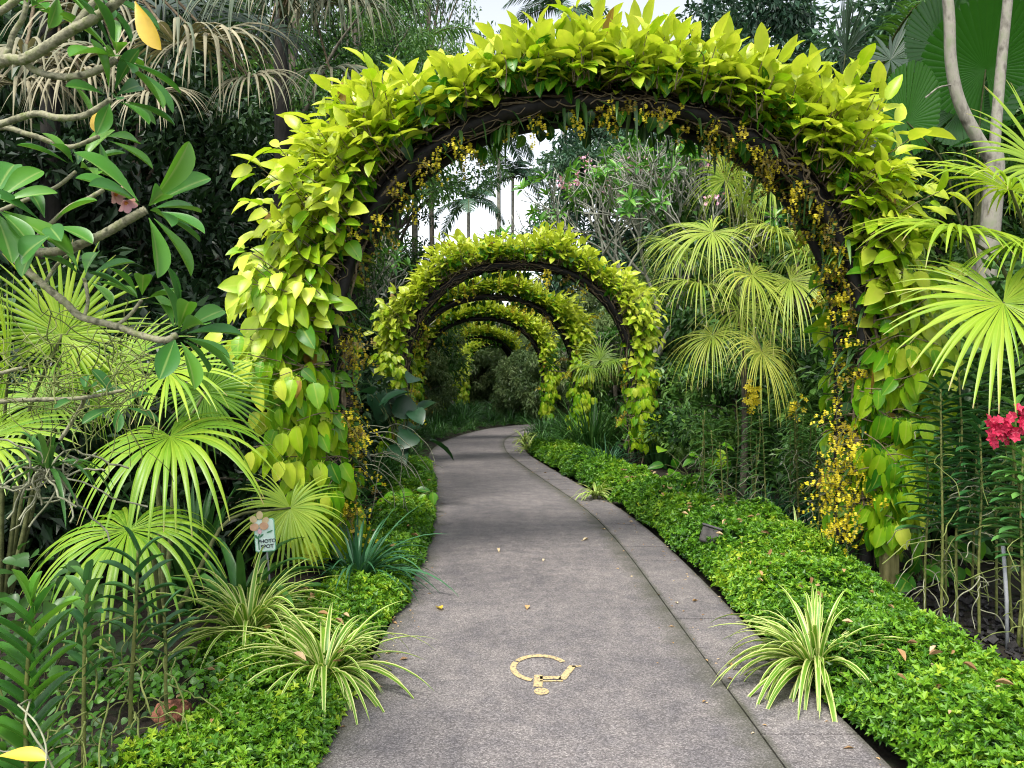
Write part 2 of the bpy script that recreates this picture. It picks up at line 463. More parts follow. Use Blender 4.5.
# ------------------------------------------------------------------ ground and path
CL = np.array([(0, -.82, 1.54), (3, -.80, 1.56), (5, -.79, 1.52), (7.4, -.80, 1.50), (9.6, -.98, 1.36), (12, -1.24, 1.0), (14, -1.50, .70), (16.7, -1.82, .34),
               (19, -1.86, .22), (21, -1.75, .22), (23.5, -1.35, .55), (26, -.75, .95), (28, .3, 2.2), (30, 2.2, 4.3), (34, 6.5, 9), (40, 14, 17), (52, 28, 31)])
YS = np.linspace(0, 52, 209)
def spl(col):
    from_y = CL[:, 0]
    x = np.interp(YS, from_y, CL[:, col])
    k = np.ones(9) / 9
    return np.convolve(np.pad(x, 4, mode='edge'), k, mode='valid')
PL_, PR_ = spl(1), spl(2)
def pl(y): return np.interp(y, YS, PL_)
def pr(y): return np.interp(y, YS, PR_)

def lump(x, y, seed, scale=1.0):
    r = np.random.default_rng(seed); out = 0
    for i in range(6):
        a = r.uniform(0, 2 * np.pi); f = r.uniform(.6, 3.2) / scale; ph = r.uniform(0, 6.28)
        out = out + np.sin((np.cos(a) * x + np.sin(a) * y) * f * 2 + ph) / (1 + .5 * i)
    return out / 3

g = MB()
nx, ny = 90, 140
gx = np.sign(np.linspace(-1, 1, nx)) * np.abs(np.linspace(-1, 1, nx)) ** 2.2 * 300
gy = np.concatenate([np.linspace(-6, 40, 100), 40 + (np.linspace(0, 1, 41)[1:]) ** 2 * 460])
X_, Y_ = np.meshgrid(gx, gy)
d_out = np.maximum(np.maximum(pl(Y_) - .35 - X_, X_ - pr(Y_) - .35), 0)
Z_ = -0.03 + np.minimum(d_out, 3) * .03 + np.where(d_out > 0, 1, 0) * (.02 * lump(X_, Y_, 3)) * np.minimum(d_out, 1)
idx = np.arange(len(gy) * nx).reshape(len(gy), nx)
q = np.stack([idx[:-1, :-1], idx[:-1, 1:], idx[1:, 1:], idx[1:, :-1]], -1).reshape(-1, 4)
g.add(np.stack([X_, Y_, Z_], -1), q)
ground = single("ground", g, M['soil'], "dark soil of the planting beds on both sides of the path", None, (0, 0, 0), kind="structure")

BAND = .43
def slab(ya, yb, fl, fr, n, top, mb, thick=.12):
    ys = np.linspace(ya, yb, n)
    a = np.stack([fl(ys), ys, np.full(n, top)], -1); b = np.stack([fr(ys), ys, np.full(n, top)], -1)
    cols = 12 if n > 10 else 2
    rows = np.stack([a + (b - a) * (i / (cols - 1)) for i in range(cols)], 1)
    V = rows.reshape(-1, 3)
    ac = np.tile(np.linspace(0, 1, cols), n)
    ix = np.arange(n * cols).reshape(n, cols)
    qq = list(np.stack([ix[:-1, :-1], ix[:-1, 1:], ix[1:, 1:], ix[1:, :-1]], -1).reshape(-1, 4))
    ring = list(ix[:, 0]) + list(ix[-1, 1:]) + list(ix[::-1, -1][1:]) + list(ix[0, ::-1][1:-1])
    m = len(V); V = np.concatenate([V, V[ring] - np.array([0, 0, thick])]); ac = np.concatenate([ac, ac[ring]])
    k = len(ring)
    for i in range(k):
        qq.append((ring[i], m + i, m + (i + 1) % k, ring[(i + 1) % k]))
    mb.add(V, qq, None, .5, ac, .5)
pm = MB()
slab(0, 52, lambda y: pl(y), lambda y: pr(y) - BAND - .009, 200, .02, pm)
path = single("path", pm, M['path'], "grey exposed aggregate path curving away under the arches", None, (0, 0, 0), kind="structure", smooth=False)
em = MB()
y0 = .1; rr = np.random.default_rng(5)
while y0 < 30:
    ln = .56
    f1 = lambda y: pr(y) - BAND
    slab(y0, y0 + ln - .011, f1, lambda y: pr(y), 3, .02 + rr.uniform(-.0015, .0015), em)
    y0 += ln
edge = single("path_edging", em, M['path'], "row of grey edging slabs between the path and the clipped carpet", None, (0, 0, 0), kind="structure", smooth=False)

# worn wheelchair symbol painted on the path (head towards the camera)
sym = MB(); SZ = .0245
def flat_poly(pts):
    c = np.mean(pts, 0); n = len(pts)
    V = np.array([(c[0], c[1], SZ)] + [(p[0], p[1], SZ) for p in pts])
    sym.add(V, None, [(0, 1 + i, 1 + (i + 1) % n) for i in range(n)])
def flat_bar(a, b, w):
    a, b = np.array(a), np.array(b); d = (b - a) / np.linalg.norm(b - a); s_ = np.array([-d[1], d[0]]) * w / 2
    flat_poly([a - s_, b - s_, b + s_, a + s_])
def gp(px, py): 
    p = at(px, py, 1.58 * FPX / (py - 381)); return p[:2]
c0 = gp(541.5, 692.5)
flat_poly([c0 + np.array([.038 * math.cos(a), .045 * math.sin(a)]) for a in np.linspace(0, 2 * math.pi, 17)[:-1]])
flat_bar(gp(538, 688), gp(538.5, 676), .047)
flat_bar(gp(540, 678.8), gp(561, 678.6), .042)
flat_bar(gp(540, 682), gp(563, 682), .016)
flat_bar(gp(562, 680.5), gp(573, 666.5), .040)
flat_bar(gp(572, 667.5), gp(581.5, 667), .022)
# wheel arc
c1 = np.array([.155, 4.245])
an = np.linspace(R(28), R(250), 40); ro, ri = .165, .132
for i in range(39):
    a, b = an[i], an[i + 1]
    if 20 < i < 22: continue
    V = [(c1[0] + r_ * math.cos(t) * 1.0, c1[1] + r_ * math.sin(t) * 1.25, SZ) for (r_, t) in ((ri, a), (ro, a), (ro, b), (ri, b))]
    sym.add(V, [(0, 1, 2, 3)])
sy = part("wheelchair_symbol", sym, M['paint'], path, "worn yellow wheelchair symbol painted on the path", smooth=False)

# ------------------------------------------------------------------ ground cover (nobody could count its leaves)
def ground_cover(name, label, xl, xr, ya, yb, H, seed, mat, near_density=15500, leaf=.0285, front='l', hb=0.0):
    """a low clipped carpet of small leaves between two edges"""
    rng = np.random.default_rng(seed); mb = MB()
    def surf(w, y):
        x = xl(y) + (xr(y) - xl(y)) * w
        e = 1 - np.abs(2 * w - 1) ** 5
        ends = np.clip(np.minimum(y - ya, yb - y) / .35, 0, 1) ** .5
        z = H * (1 + hb * np.clip((y - 5) / 2, 0, 1)) * (.25 + .75 * e) * (.82 + .30 * lump(x, y, seed + 1, .7) + .16 * lump(x, y, seed + 2, .22)) * (.35 + .65 * ends)
        return x, z
    # dark understorey so no bare ground shows
    n_y = int((yb - ya) / .12) + 2; n_w = 16
    yy, ww = np.meshgrid(np.linspace(ya, yb, n_y), np.linspace(0, 1, n_w), indexing='ij')
    x, z = surf(ww, yy)
    ix = np.arange(n_y * n_w).reshape(n_y, n_w)
    mb.add(np.stack([x, yy, z * .82 - .015], -1), np.stack([ix[:-1, :-1], ix[:-1, 1:], ix[1:, 1:], ix[1:, :-1]], -1).reshape(-1, 4), None, .0)
    y = ya
    while y < yb:
        y2 = min(yb, y + 1.0); ym = (y + y2) / 2
        k = max(1.0, ym / 5.5)
        area = (y2 - y) * (float(xr(ym) - xl(ym)) + H)
        n = int(near_density * area / k ** 1.5)
        K = 5; n = n // K
        w = rng.uniform(-.03, 1.03, n); w = np.where(rng.random(n) < .25, np.where(rng.random(n) < .7, (0 if front == 'l' else 1) + (1 if front == 'l' else -1) * rng.uniform(0, .15, n), w), w)
        py = rng.uniform(y, y2, n)
        px, pz = surf(np.clip(w, 0, 1), py)
        px = px + rng.normal(0, .012, n)
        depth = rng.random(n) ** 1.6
        pz = pz * (1 - .33 * depth) + rng.uniform(0, .05, n) * (rng.random(n) < .6)
        ax = nrm(rng.normal(size=(n, 3)) * .45 + np.array([0, 0, 1.]) + np.where(w < .12, -1., np.where(w > .88, 1., 0))[:, None] * np.array([.8, 0, 0]))
        e1 = nrm(np.cross(ax, np.array([.3, .9, .1]))); e2 = np.cross(ax, e1)
        patch = .5 + .5 * lump(px, py, seed + 7, 1.3)
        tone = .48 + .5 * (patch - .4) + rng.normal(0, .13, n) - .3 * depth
        sz = leaf * k ** .75 * rng.uniform(.75, 1.3, n); a0 = rng.uniform(0, 6.28, n)
        for j in range(K):
            a = a0 + j * 6.283 / K + rng.normal(0, .25, n); el = rng.uniform(.05, 1.0, n)
            d = (np.cos(a)[:, None] * e1 + np.sin(a)[:, None] * e2) * np.cos(el)[:, None] + ax * np.sin(el)[:, None]
            Ls = sz * rng.uniform(.8, 1.2, n)
            leaves(mb, T_SMALL, np.stack([px, py, pz], -1), d, ax, Ls, Ls * rng.uniform(.42, .62, n), np.clip(tone + rng.normal(0, .06, n), 0, 1))
        y = y2
    o = single(name, mb, mat, label, None, (0, 0, 0), kind="stuff", smooth=False)
    return o

C_ = lambda v: (lambda y: np.full_like(np.asarray(y, float), v))
def wob(f, off, amp, seed): return lambda y: f(y) + off + amp * lump(np.asarray(y, float), 0 * np.asarray(y, float), seed, .7)
ground_cover("ground_cover", "low bright green clipped carpet along the edging slabs up to the wooden post", wob(pr, .03, .05, 11),
             lambda y: pr(y) + np.interp(y, [2.4, 3.4, 4.4, 5.2, 6.4, 8, 9.5], [1.5, .95, .92, 1.1, 1.2, 1.15, .9]) + .08 * lump(y, y * 0, 12, .6), 2.4, 10.2, .31, 101, M['cover'], hb=.35)
ground_cover("ground_cover", "farther mound of clipped green carpet before the second arch", wob(pr, .06, .08, 13), wob(pr, .95, .12, 14), 10.6, 17.0, .36, 103, M['cover'])
ground_cover("ground_cover", "feathery bright green carpet beside the reddish stone", lambda y: np.interp(y, [2.3, 3.1, 3.5, 3.9, 4.3, 5.4], [-1.72, -1.58, -1.36, -1.5, -1.75, -1.5]) + .07 * lump(y, y * 0, 15, .5),
             lambda y: np.interp(y, [2.3, 4.3, 5.6], [-.80, -.83, -.88]) + .04 * lump(y, 0 * y, 16, .5), 2.3, 5.5, .20, 105, M['cover'], near_density=17000, leaf=.026, front='r')
ground_cover("ground_cover", "green carpet edging the path beyond the sign", lambda y: pl(y) - .62 + .08 * lump(y, 0 * y, 17, .6), wob(pl, .0, .05, 18), 5.0, 14.5, .24, 107, M['cover'], front='r')

# ------------------------------------------------------------------ plant builders
def taper(t): return min(1.0, .35 + 4 * t) * (1 - t ** 2.2) ** .8 + .02
def blunt(t): return min(1.0, .6 + 3 * t) * (1 if t < .75 else max(.12, 1 - ((t - .75) / .25) ** 2))

def tuft(rng, mb, c, n, L, W, droop, elev=(25, 85), spread=.03, nseg=7, tone=(.2, .9), prof=taper, fold=.25):
    az = rng.uniform(0, 2 * np.pi, n); el = np.radians(rng.uniform(*elev, n))
    h = np.stack([np.cos(az), np.sin(az), 0 * az], -1)
    D = h * np.cos(el)[:, None] + UP * np.sin(el)[:, None]
    P = np.asarray(c) + h * rng.uniform(0, spread, n)[:, None]
    Sd = np.cross(h, UP) + rng.normal(0, .12, (n, 3))
    l = rng.uniform(L[0], L[1], n)
    l = l * np.where(el > 1.15, .8, 1.0)
    straps(mb, P, D, Sd, l, rng.uniform(W[0], W[1], n), rng.uniform(droop[0], droop[1], n), nseg, prof, fold, rng.uniform(*tone, n))

def fan_blades(rng, mb, hub, d, n_, Rr, nseg=46, span=150, fused=.36, droop=1.2, tone=.6, taper_tip=.12, cup=.12, pleat=.22, steps=9, gap=1.0, jitter=.05, wild=1.0):
    """one palmate leaf: pleated blades joined near the hub, free and drooping beyond"""
    d = nrm(d); n_ = nrm(np.asarray(n_, float) - d * np.dot(n_, d)); s_ = np.cross(n_, d)
    a = np.radians(np.linspace(-span, span, nseg)) + rng.normal(0, .012 * wild + jitter * .1 * wild, nseg)
    D = np.cos(a)[:, None] * d + np.sin(a)[:, None] * s_ + (cup + wild * rng.normal(0, .05, nseg))[:, None] * n_
    T = -np.sin(a)[:, None] * d + np.cos(a)[:, None] * s_
    L = Rr * (.78 + .22 * np.cos(a * .8)) * (1 + wild * rng.uniform(-.14, .06, nseg)) * np.where(rng.random(nseg) < .06 * wild, rng.uniform(.5, .8, nseg), 1)
    dth = np.radians(2 * span) / (nseg - 1)
    full = L * fused * dth * 1.02
    def prof(t):
        if t <= fused: return max(t / fused, .02)
        k = (t - fused) / (1 - fused)
        return gap * (1 - (1 - taper_tip) * k ** 1.3)
    P = np.repeat(np.asarray(hub, float)[None], nseg, 0)
    straps(mb, P, D, T, L, full, droop * (1 + wild * rng.uniform(-.3, .3, nseg) + np.where(rng.random(nseg) < .12 * wild, rng.uniform(.3, 1.2, nseg), 0)), steps, prof, pleat, np.clip(tone + wild * rng.normal(0, .1, nseg), 0, 1), start=fused * .75)

def petiole(mb, base, hub, d, r=.012):
    base, hub = np.asarray(base, float), np.asarray(hub, float)
    mid = (base + hub) / 2 + np.array([0, 0, .25 * np.linalg.norm(hub - base)]) - np.asarray(d) * .05
    tube(mb, smooth_path([base, mid * .6 + base * .4 * 1.0 if False else (base + mid) / 2 + np.array([0, 0, .03]), mid, hub], 4), np.linspace(r * 1.6, r * .7, 13), 6)

def fan_plant(name, label, base, fronds, mat, pmat, cat="palm", group=None, trunk=None, seed=1, petr=.011, **kw):
    """fronds: (hub, dir, normal, radius, droop, tone)"""
    t = thing(name, label, cat, base, group)
    rng = np.random.default_rng(seed)
    top = np.array(base, float)
    if trunk:
        mb = MB(); top = np.array(base) + np.array(trunk[:3])
        tube(mb, smooth_path([base, (np.array(base) + top) / 2 + np.array([.03, .02, 0]), top], 5), np.linspace(trunk[3], trunk[3] * .7, 11), 9)
        part("trunk", mb, M['bark'], t, origin=base)
    for i, (hub, d, n_, rad, dr, tone) in enumerate(fronds):
        mb = MB()
        fan_blades(rng, mb, hub, np.array(d, float), np.array(n_, float), rad, droop=dr, tone=tone, **kw)
        f = part("frond", mb, mat, t, origin=base)
        ms = MB(); petiole(ms, top, hub, nrm(d), petr)
        o = bpy.data.objects.new("petiole", ms.mesh("petiole", pmat, base)); COL.objects.link(o); o.parent = f
    return t

# ------------------------------------------------------------------ arches with golden vine and yellow orchids
class Hoop:
    def __init__(s, hw, zs, top):
        p = 2.25; th = np.linspace(np.pi, 0, 121)
        ct, st = np.cos(th), np.sin(th)
        x = hw * np.sign(ct) * np.abs(ct) ** (2 / p); z = zs + (top - zs) * np.abs(st) ** (2 / p)
        x = np.concatenate([[-hw] * 30, x, [hw] * 30]); z = np.concatenate([np.linspace(-.1, zs, 31)[:-1], z, np.linspace(zs, -.1, 31)[1:]])
        l = np.concatenate([[0], np.cumsum(np.hypot(np.diff(x), np.diff(z)))])
        s.len = l[-1]; s.u = l / l[-1]; s.x, s.z = x, z
        uu = np.linspace(0, 1, 401); s.uu = uu
        xs, zs_ = np.interp(uu, s.u, x), np.interp(uu, s.u, z)
        tx, tz = np.gradient(xs), np.gradient(zs_); m = np.hypot(tx, tz)
        s.nx, s.nz = -tz / m, tx / m
    def p(s, u): return np.interp(u, s.u, s.x), np.interp(u, s.u, s.z)
    def n(s, u): return np.interp(u, s.uu, s.nx), np.interp(u, s.uu, s.nz)

def make_arch(cx, Y, rot, seed, n_shoot, leafscale, lo, labels, hw=2.08, zs=1.72, top=3.8, depth=.55, zmin=(.12, .42), shift_z=0.0, thick=1.0, stems=16, wide=.3, goldbias=0.0):
    rng = np.random.default_rng(seed)
    hp = Hoop(hw, zs, top)
    base = (cx, Y, 0)
    # the hoop itself
    t = thing("garden_arch", labels[0], "arch", base, "arches over the path", rot)
    u = np.linspace(0, 1, 90)
    x, z = hp.p(u)
    mb = MB()
    for dy, r in ((.06, .062), (depth, .05)):
        tube(mb, np.stack([x, 0 * x + dy, z], -1), r, 10)
    for uu in np.linspace(.06, .94, 30):
        x1, z1 = hp.p(uu); n1 = hp.n(uu)
        tube(mb, [(x1 + n1[0] * .03, -.04, z1 + n1[1] * .03), (x1 + n1[0] * .03, depth + .04, z1 + n1[1] * .03)], .016, 6)
    part("frame", mb, M['frame'], t)
    # matted liner between the two hoops carrying the roots
    mb = MB()
    uu = np.linspace(.04, .96, 120); w_ = np.linspace(0, 1, 7)
    x1, z1 = hp.p(uu); n1 = hp.n(uu)
    o_ = .05 + .03 * lump(uu[:, None] * 40, w_[None] * 6, seed + 3, 1.0)
    V = np.stack([x1[:, None] + n1[0][:, None] * o_, np.broadcast_to(-.03 + (depth + .06) * w_[None], o_.shape), z1[:, None] + n1[1][:, None] * o_], -1)
    ix = np.arange(120 * 7).reshape(120, 7)
    mb.add(V, np.stack([ix[:-1, :-1], ix[:-1, 1:], ix[1:, 1:], ix[1:, :-1]], -1).reshape(-1, 4))
    part("root_mat", mb, M['mulch'], t)

    # the climbing vine: stems and leaves
    v = thing("climbing_vine", labels[1], "vine", base, "golden vines on the arches", rot)
    mb = MB()
    for k in range(stems):
        side = rng.random() < .5
        ua = rng.uniform(.01, .03); ub = rng.uniform(.32, .62)
        us = np.linspace(ua, ub, 44); us = us if side else 1 - us
        x1, z1 = hp.p(us); n1 = hp.n(us)
        off = rng.uniform(.05, .2) + .05 * np.sin(us * rng.uniform(20, 70) + rng.uniform(0, 6)) + np.cumsum(rng.normal(0, .006, 44))
        yy = rng.uniform(-.12, depth) + .09 * np.sin(us * rng.uniform(15, 60) + rng.uniform(0, 6)) + np.cumsum(rng.normal(0, .008, 44))
        zz = np.maximum(z1 + n1[1] * off, 0)
        tube(mb, np.stack([x1 + n1[0] * off, yy, zz], -1), np.linspace(.016, .007, 44) * rng.uniform(.7, 1.2), 5)
    for k in range(110 if not lo else 30):
        u0 = rng.uniform(.04, .94); us = np.linspace(u0, u0 + rng.uniform(.03, .09), 12)
        x1, z1 = hp.p(us); n1 = hp.n(us); a = rng.uniform(0, 6.28) + np.cumsum(rng.normal(0, .3, 12)); r_ = .072 + np.abs(np.cumsum(rng.normal(0, .007, 12)))
        tube(mb, smooth_path(np.stack([x1 + n1[0] * r_ * np.cos(a), .06 + r_ * np.sin(a), np.maximum(z1 + n1[1] * r_ * np.cos(a), 0)], -1), 3), rng.uniform(.003, .006) * (2.2 if rng.random() < .2 else 1), 5, cap=False)
    mt = mb; mb = MB()
    T = T_HEART if not lo else T_HEART_LO
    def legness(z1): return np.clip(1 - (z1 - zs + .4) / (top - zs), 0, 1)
    # old green leaves close to the frame
    n = n_shoot * 3
    us = rng.uniform(.05, .95, n); x1, z1 = hp.p(us); n1 = hp.n(us)
    keep = z1 > np.where(us < .5, zmin[0], zmin[1]); us, x1, z1, n1 = us[keep], x1[keep], z1[keep], (n1[0][keep], n1[1][keep]); n = len(us)
    N3 = np.stack([n1[0], 0 * n1[0], n1[1]], -1); lg = legness(z1)
    yy = rng.uniform(-.22, depth + .15, n)
    P = np.stack([x1, yy, z1], -1) + N3 * (rng.uniform(.1, .34, n) - .26 * lg * rng.random(n))[:, None] * thick
    frontal = np.where(yy < .1, -1., np.where(yy > depth - .1, .7, -.25))
    face = N3 * .9 + np.stack([0 * frontal, frontal, 0 * frontal], -1) * .8 + rng.normal(0, .4, (n, 3))
    D = nrm(face) * .5 + rng.normal(0, .3, (n, 3)) - UP * (.45 + .5 * lg)[:, None]
    L = rng.uniform(.13, .21, n) * leafscale
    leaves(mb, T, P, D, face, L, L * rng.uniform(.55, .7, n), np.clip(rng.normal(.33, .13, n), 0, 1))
    # a few leaves hanging below the crown
    n = 40; us = rng.uniform(.4, .62, n); x1, z1 = hp.p(us); n1 = hp.n(us)
    leaves(mb, T, np.stack([x1, rng.uniform(0, depth, n), z1 - .08], -1), rng.normal(0, .35, (n, 3)) - UP, rng.normal(0, .5, (n, 3)) + [0, -1, 0], rng.uniform(.12, .22, n) * leafscale, rng.uniform(.08, .12, n) * leafscale, np.clip(rng.normal(.2, .1, n), 0, 1))
    # shoots
    us = np.concatenate([rng.uniform(.05, .95, n_shoot), rng.uniform(.05, .34, int(n_shoot * .22 * min(1, wide))), rng.uniform(.66, .93, int(n_shoot * .26 * min(1, wide)))])
    x1, z1 = hp.p(us); keep = z1 > np.where(us < .5, zmin[0], zmin[1]); us = us[keep]
    x1, z1 = hp.p(us); n1 = hp.n(us)
    for i in range(len(us)):
        lg = float(legness(z1[i])); tp = 1 - lg
        N = np.array([n1[0][i], 0, n1[1][i]])
        dy = rng.uniform(-.25, depth + .12)
        fr = -1. if dy < .12 else (.6 if dy > depth - .1 else -.2)
        sh = (.16 + .30 * rng.random() ** 1.2) * thick * (1 + .25 * math.sin(us[i] * 37 + seed) + (.55 * wide) * math.exp(-((us[i] - .24) / .08) ** 2) + .25 * math.exp(-((us[i] - .73) / .05) ** 2))
        if lg > .75: sh *= .8
        if us[i] > .66: sh *= 1 + .28 * min(1, wide)
        if us[i] < .34: sh *= 1 + .32 * min(1, wide)
        ax = nrm(N * (.75 + .2 * tp) + np.array([0, fr * (.35 + .4 * lg), 0]) + UP * (.75 * tp) + rng.normal(0, .22, 3))
        b = np.array([x1[i], dy, z1[i]]) + N * (rng.uniform(.02, .10) - .2 * lg * rng.random())
        tip = b + ax * sh
        if not lo:
            tube(mt, smooth_path([b, b + ax * sh * .55 + rng.normal(0, .035, 3), tip], 3), [.0055, .005, .0045, .004, .004, .0035, .003], 5, cap=False)
        k = int(rng.integers(6, 10))
        ph = np.radians(np.linspace(78, 18 + 18 * lg, k) + rng.normal(0, 9, k))
        azs = np.arange(k) * 2.4 + rng.uniform(0, 6)
        e1 = nrm(np.cross(ax, [.31, .2, .9])); e2 = np.cross(ax, e1)
        rad = np.cos(azs)[:, None] * e1 + np.sin(azs)[:, None] * e2
        D = ax * np.cos(ph)[:, None] + rad * np.sin(ph)[:, None]
        D = nrm(D * (1 - .25 * lg) - UP * (1.0 * lg + .10))
        frac = np.linspace(.3, 1, k)
        P = b + ax * (sh * frac)[:, None] + D * .02
        face = ax * (1.0 - .6 * lg) + UP * .35 + np.array([0, fr * 1.3, 0]) * lg + rng.normal(0, .15, 3)
        fn_ = nrm(face); D = nrm(D - fn_ * (D @ fn_)[:, None] * (.75 * lg))
        L = rng.uniform(.15, .25, k) * leafscale * (1 + .3 * tp * frac + .12 * lg)
        W = L * (rng.uniform(.50, .64, k) - .15 * tp * frac)
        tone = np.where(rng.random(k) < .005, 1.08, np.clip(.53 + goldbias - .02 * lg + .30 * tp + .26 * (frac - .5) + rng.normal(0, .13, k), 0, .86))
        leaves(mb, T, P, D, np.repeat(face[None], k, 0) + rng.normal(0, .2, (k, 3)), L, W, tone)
    fo = part("foliage", mb, M['vine'], v)
    part("stems", mt, M['vine_stem'], v)
    return t, v, hp

def orchid_clump(hp, cx, Y, rot, label, urange, n_flow, seed, depth=.55, size=.0165, hang=.25, inner=(.05, .3), browns=.3, leaves_n=20, dens=None):
    """oncidium sprays hung from the inner side of a hoop"""
    rng = np.random.default_rng(seed)
    t = thing("yellow_orchid", label, "orchid", (cx, Y, 0), "yellow orchids hanging on the arches", rot)
    fm, sm, lm = MB(), MB(), MB()
    n_spray = max(3, n_flow // 22)
    for i in range(n_spray):
        u = rng.uniform(*urange) if dens is None else np.clip(rng.normal(dens[0], dens[1]), *urange)
        x1, z1 = hp.p(u); n1 = hp.n(u)
        N = np.array([float(n1[0]), 0, float(n1[1])])
        b = np.array([x1, rng.uniform(-.12, depth * .6), z1]) - N * rng.uniform(.0, .06)
        L = rng.uniform(.5, 1.2) * hang * 1.5
        pts = wander(rng, b, -N * .9 + np.array([0, -.35, .1]) + rng.normal(0, .35, 3), L, 7, .18, .16)
        pts[:, 2] = np.maximum(pts[:, 2], .05)
        tube(sm, pts, np.linspace(.004, .002, 8), 4, cap=False)
        k = max(4, int(n_flow / n_spray))
        tt = rng.uniform(.25, 1, k)
        P = np.stack([np.interp(tt * 7, np.arange(8), pts[:, c]) for c in range(3)], -1) + rng.normal(0, .028, (k, 3))
        tone0 = rng.uniform(.05, .4) if rng.random() < browns else rng.uniform(.5, .95)
        for P_, to in zip(P, np.clip(tone0 + rng.normal(0, .12, k), 0, 1)):
            f = nrm(rng.normal(size=3) * .7 + np.array([0, -1., .1]))
            e1 = nrm(np.cross(f, UP + .01)); e2 = np.cross(f, e1)
            a = np.array([-1.57, .5, 2.6, 1.57]) + rng.uniform(-.2, .2)
            D = np.cos(a)[:, None] * e1 + np.sin(a)[:, None] * e2 + f * .15
            Ls = size * np.array([1.15, .8, .8, .7]) * rng.uniform(.75, 1.2)
            leaves(fm, T_PETAL, np.repeat(P_[None], 4, 0), D, np.repeat(f[None], 4, 0), Ls, Ls * np.array([1.3, .6, .6, .6]), to)
    part("flowers", fm, M['orchid_y'], t, smooth=False)
    part("sprays", sm, M['twig'], t)
    us = rng.uniform(*urange, leaves_n); x1, z1 = hp.p(us); n1 = hp.n(us)
    N = np.stack([n1[0], 0 * n1[0], n1[1]], -1)
    P = np.stack([x1, rng.uniform(-.1, depth, leaves_n), z1], -1) - N * .03
    D = -N * .7 + rng.normal(0, .5, (leaves_n, 3)) + np.array([0, -.4, .2])
    straps(lm, P, D, np.cross(D, UP + rng.normal(0, .2, (leaves_n, 3))), rng.uniform(.15, .32, leaves_n), rng.uniform(.022, .04, leaves_n), rng.uniform(.5, 1.8, leaves_n), 6, taper, .25, rng.uniform(.1, .8, leaves_n))
    part("leaves", lm, M['orchid_leaf'], t)
    return t

AX1, AY1 = .70, 6.1
a1, v1, h1 = make_arch(AX1, AY1, 0, 21, 980, .82, False,
    ("nearest and largest black hoop arch spanning the path", "golden leaved vine smothering the nearest arch with long upright shoots on top"), hw=2.12, zs=1.72, top=3.83, goldbias=.06, wide=1.0)
ARCH = [  # cx, Y, rot, shoots, leafscale, lo
    (.12, 14.2, 0, 760, .76, False), (-.52, 19.6, 2, 760, .78, True), (-1.0, 26.5, 4, 640, .85, True), (-1.45, 37.5, 32, 560, .95, True), (-.95, 45, 38, 500, .95, True)]
AL = [("second black hoop arch, next behind the nearest one", "lime green vine with small leaves over the second arch"),
      ("third black hoop arch, between the second and fourth", "lime green vine over the third arch along the path"),
      ("fourth black hoop arch, at the bend of the path", "green vine over the fourth arch, at the bend of the path"),
      ("fifth hoop arch, turned aside beyond the bend", "yellow green vine over the fifth arch, turned beyond the bend"),
      ("farthest and smallest hoop arch at the end of the tunnel", "yellow green vine over the farthest smallest arch")]
hoops = []
for i, (cx, Y, ro, ns, ls, lo) in enumerate(ARCH):
    r_ = make_arch(cx, Y, R(ro), 31 + i, ns, ls, lo, AL[i], hw=2.12, zs=1.6, top=3.75, stems=10, thick=1.12, goldbias=.08 if i < 3 else .14)
    hoops.append(r_[2])
orchid_clump(h1, AX1, AY1, 0, "thick yellow orchid sprays hanging low beside the wooden post", (.80, .945), 1150, 51, hang=.30, browns=.15, leaves_n=50, dens=(.905, .035))
orchid_clump(h1, AX1, AY1, 0, "brownish yellow orchid sprays inside the curve above the pale fan palm", (.60, .84), 1500, 52, hang=.16, browns=.75, leaves_n=120)
orchid_clump(h1, AX1, AY1, 0, "golden orchid sprays hanging under the crown of the nearest arch", (.38, .60), 560, 53, hang=.18, browns=.45, leaves_n=90)
orchid_clump(h1, AX1, AY1, 0, "yellow orchid sprays inside the shoulder of the nearest arch over the dark shrubs", (.22, .38), 400, 54, hang=.2, browns=.5, leaves_n=70)
orchid_clump(h1, AX1, AY1, 0, "small yellow orchid sprays on the nearest arch leg behind the sign", (.05, .22), 700, 55, hang=.24, browns=.45, leaves_n=70)
for i, lb in ((0, "second arch"), (1, "third arch"), (2, "fourth arch")):
    cx, Y, ro = ARCH[i][:3]
    orchid_clump(hoops[i], cx, Y, R(ro), "yellow orchid sprays hanging inside the " + lb, (.06, .94), 520, 61 + i, hang=.3, browns=.4, leaves_n=70, size=.026)
# wooden stub post at the foot of the nearest arch
mb = MB(); pb = np.array([2.92, 5.98, 0])
rows = []
rgp = np.random.default_rng(8)
for z, k in ((-.1, 1), (.1, 1), (.25, .98), (.36, .97), (.385, .9)):
    rows.append([(sx * .062 * k + rgp.normal(0, .0015), sy * .045 * k, z) for sx, sy in ((-1, -.8), (-.85, -1), (.85, -1), (1, -.8), (1, .8), (.85, 1), (-.85, 1), (-1, .8))])
V = np.array(rows).reshape(-1, 3)
qq = [(i * 8 + k, i * 8 + (k + 1) % 8, (i + 1) * 8 + (k + 1) % 8, (i + 1) * 8 + k) for i in range(4) for k in range(8)]
tt = [(40, 32 + k, 32 + (k + 1) % 8) for k in range(8)]
mb.add(np.vstack([V, [(0, 0, .387)]]) + pb, qq, tt)
single("wooden_post", mb, M['post'], "short squared weathered wooden post at the foot of the nearest arch", "post", tuple(pb), smooth=False)

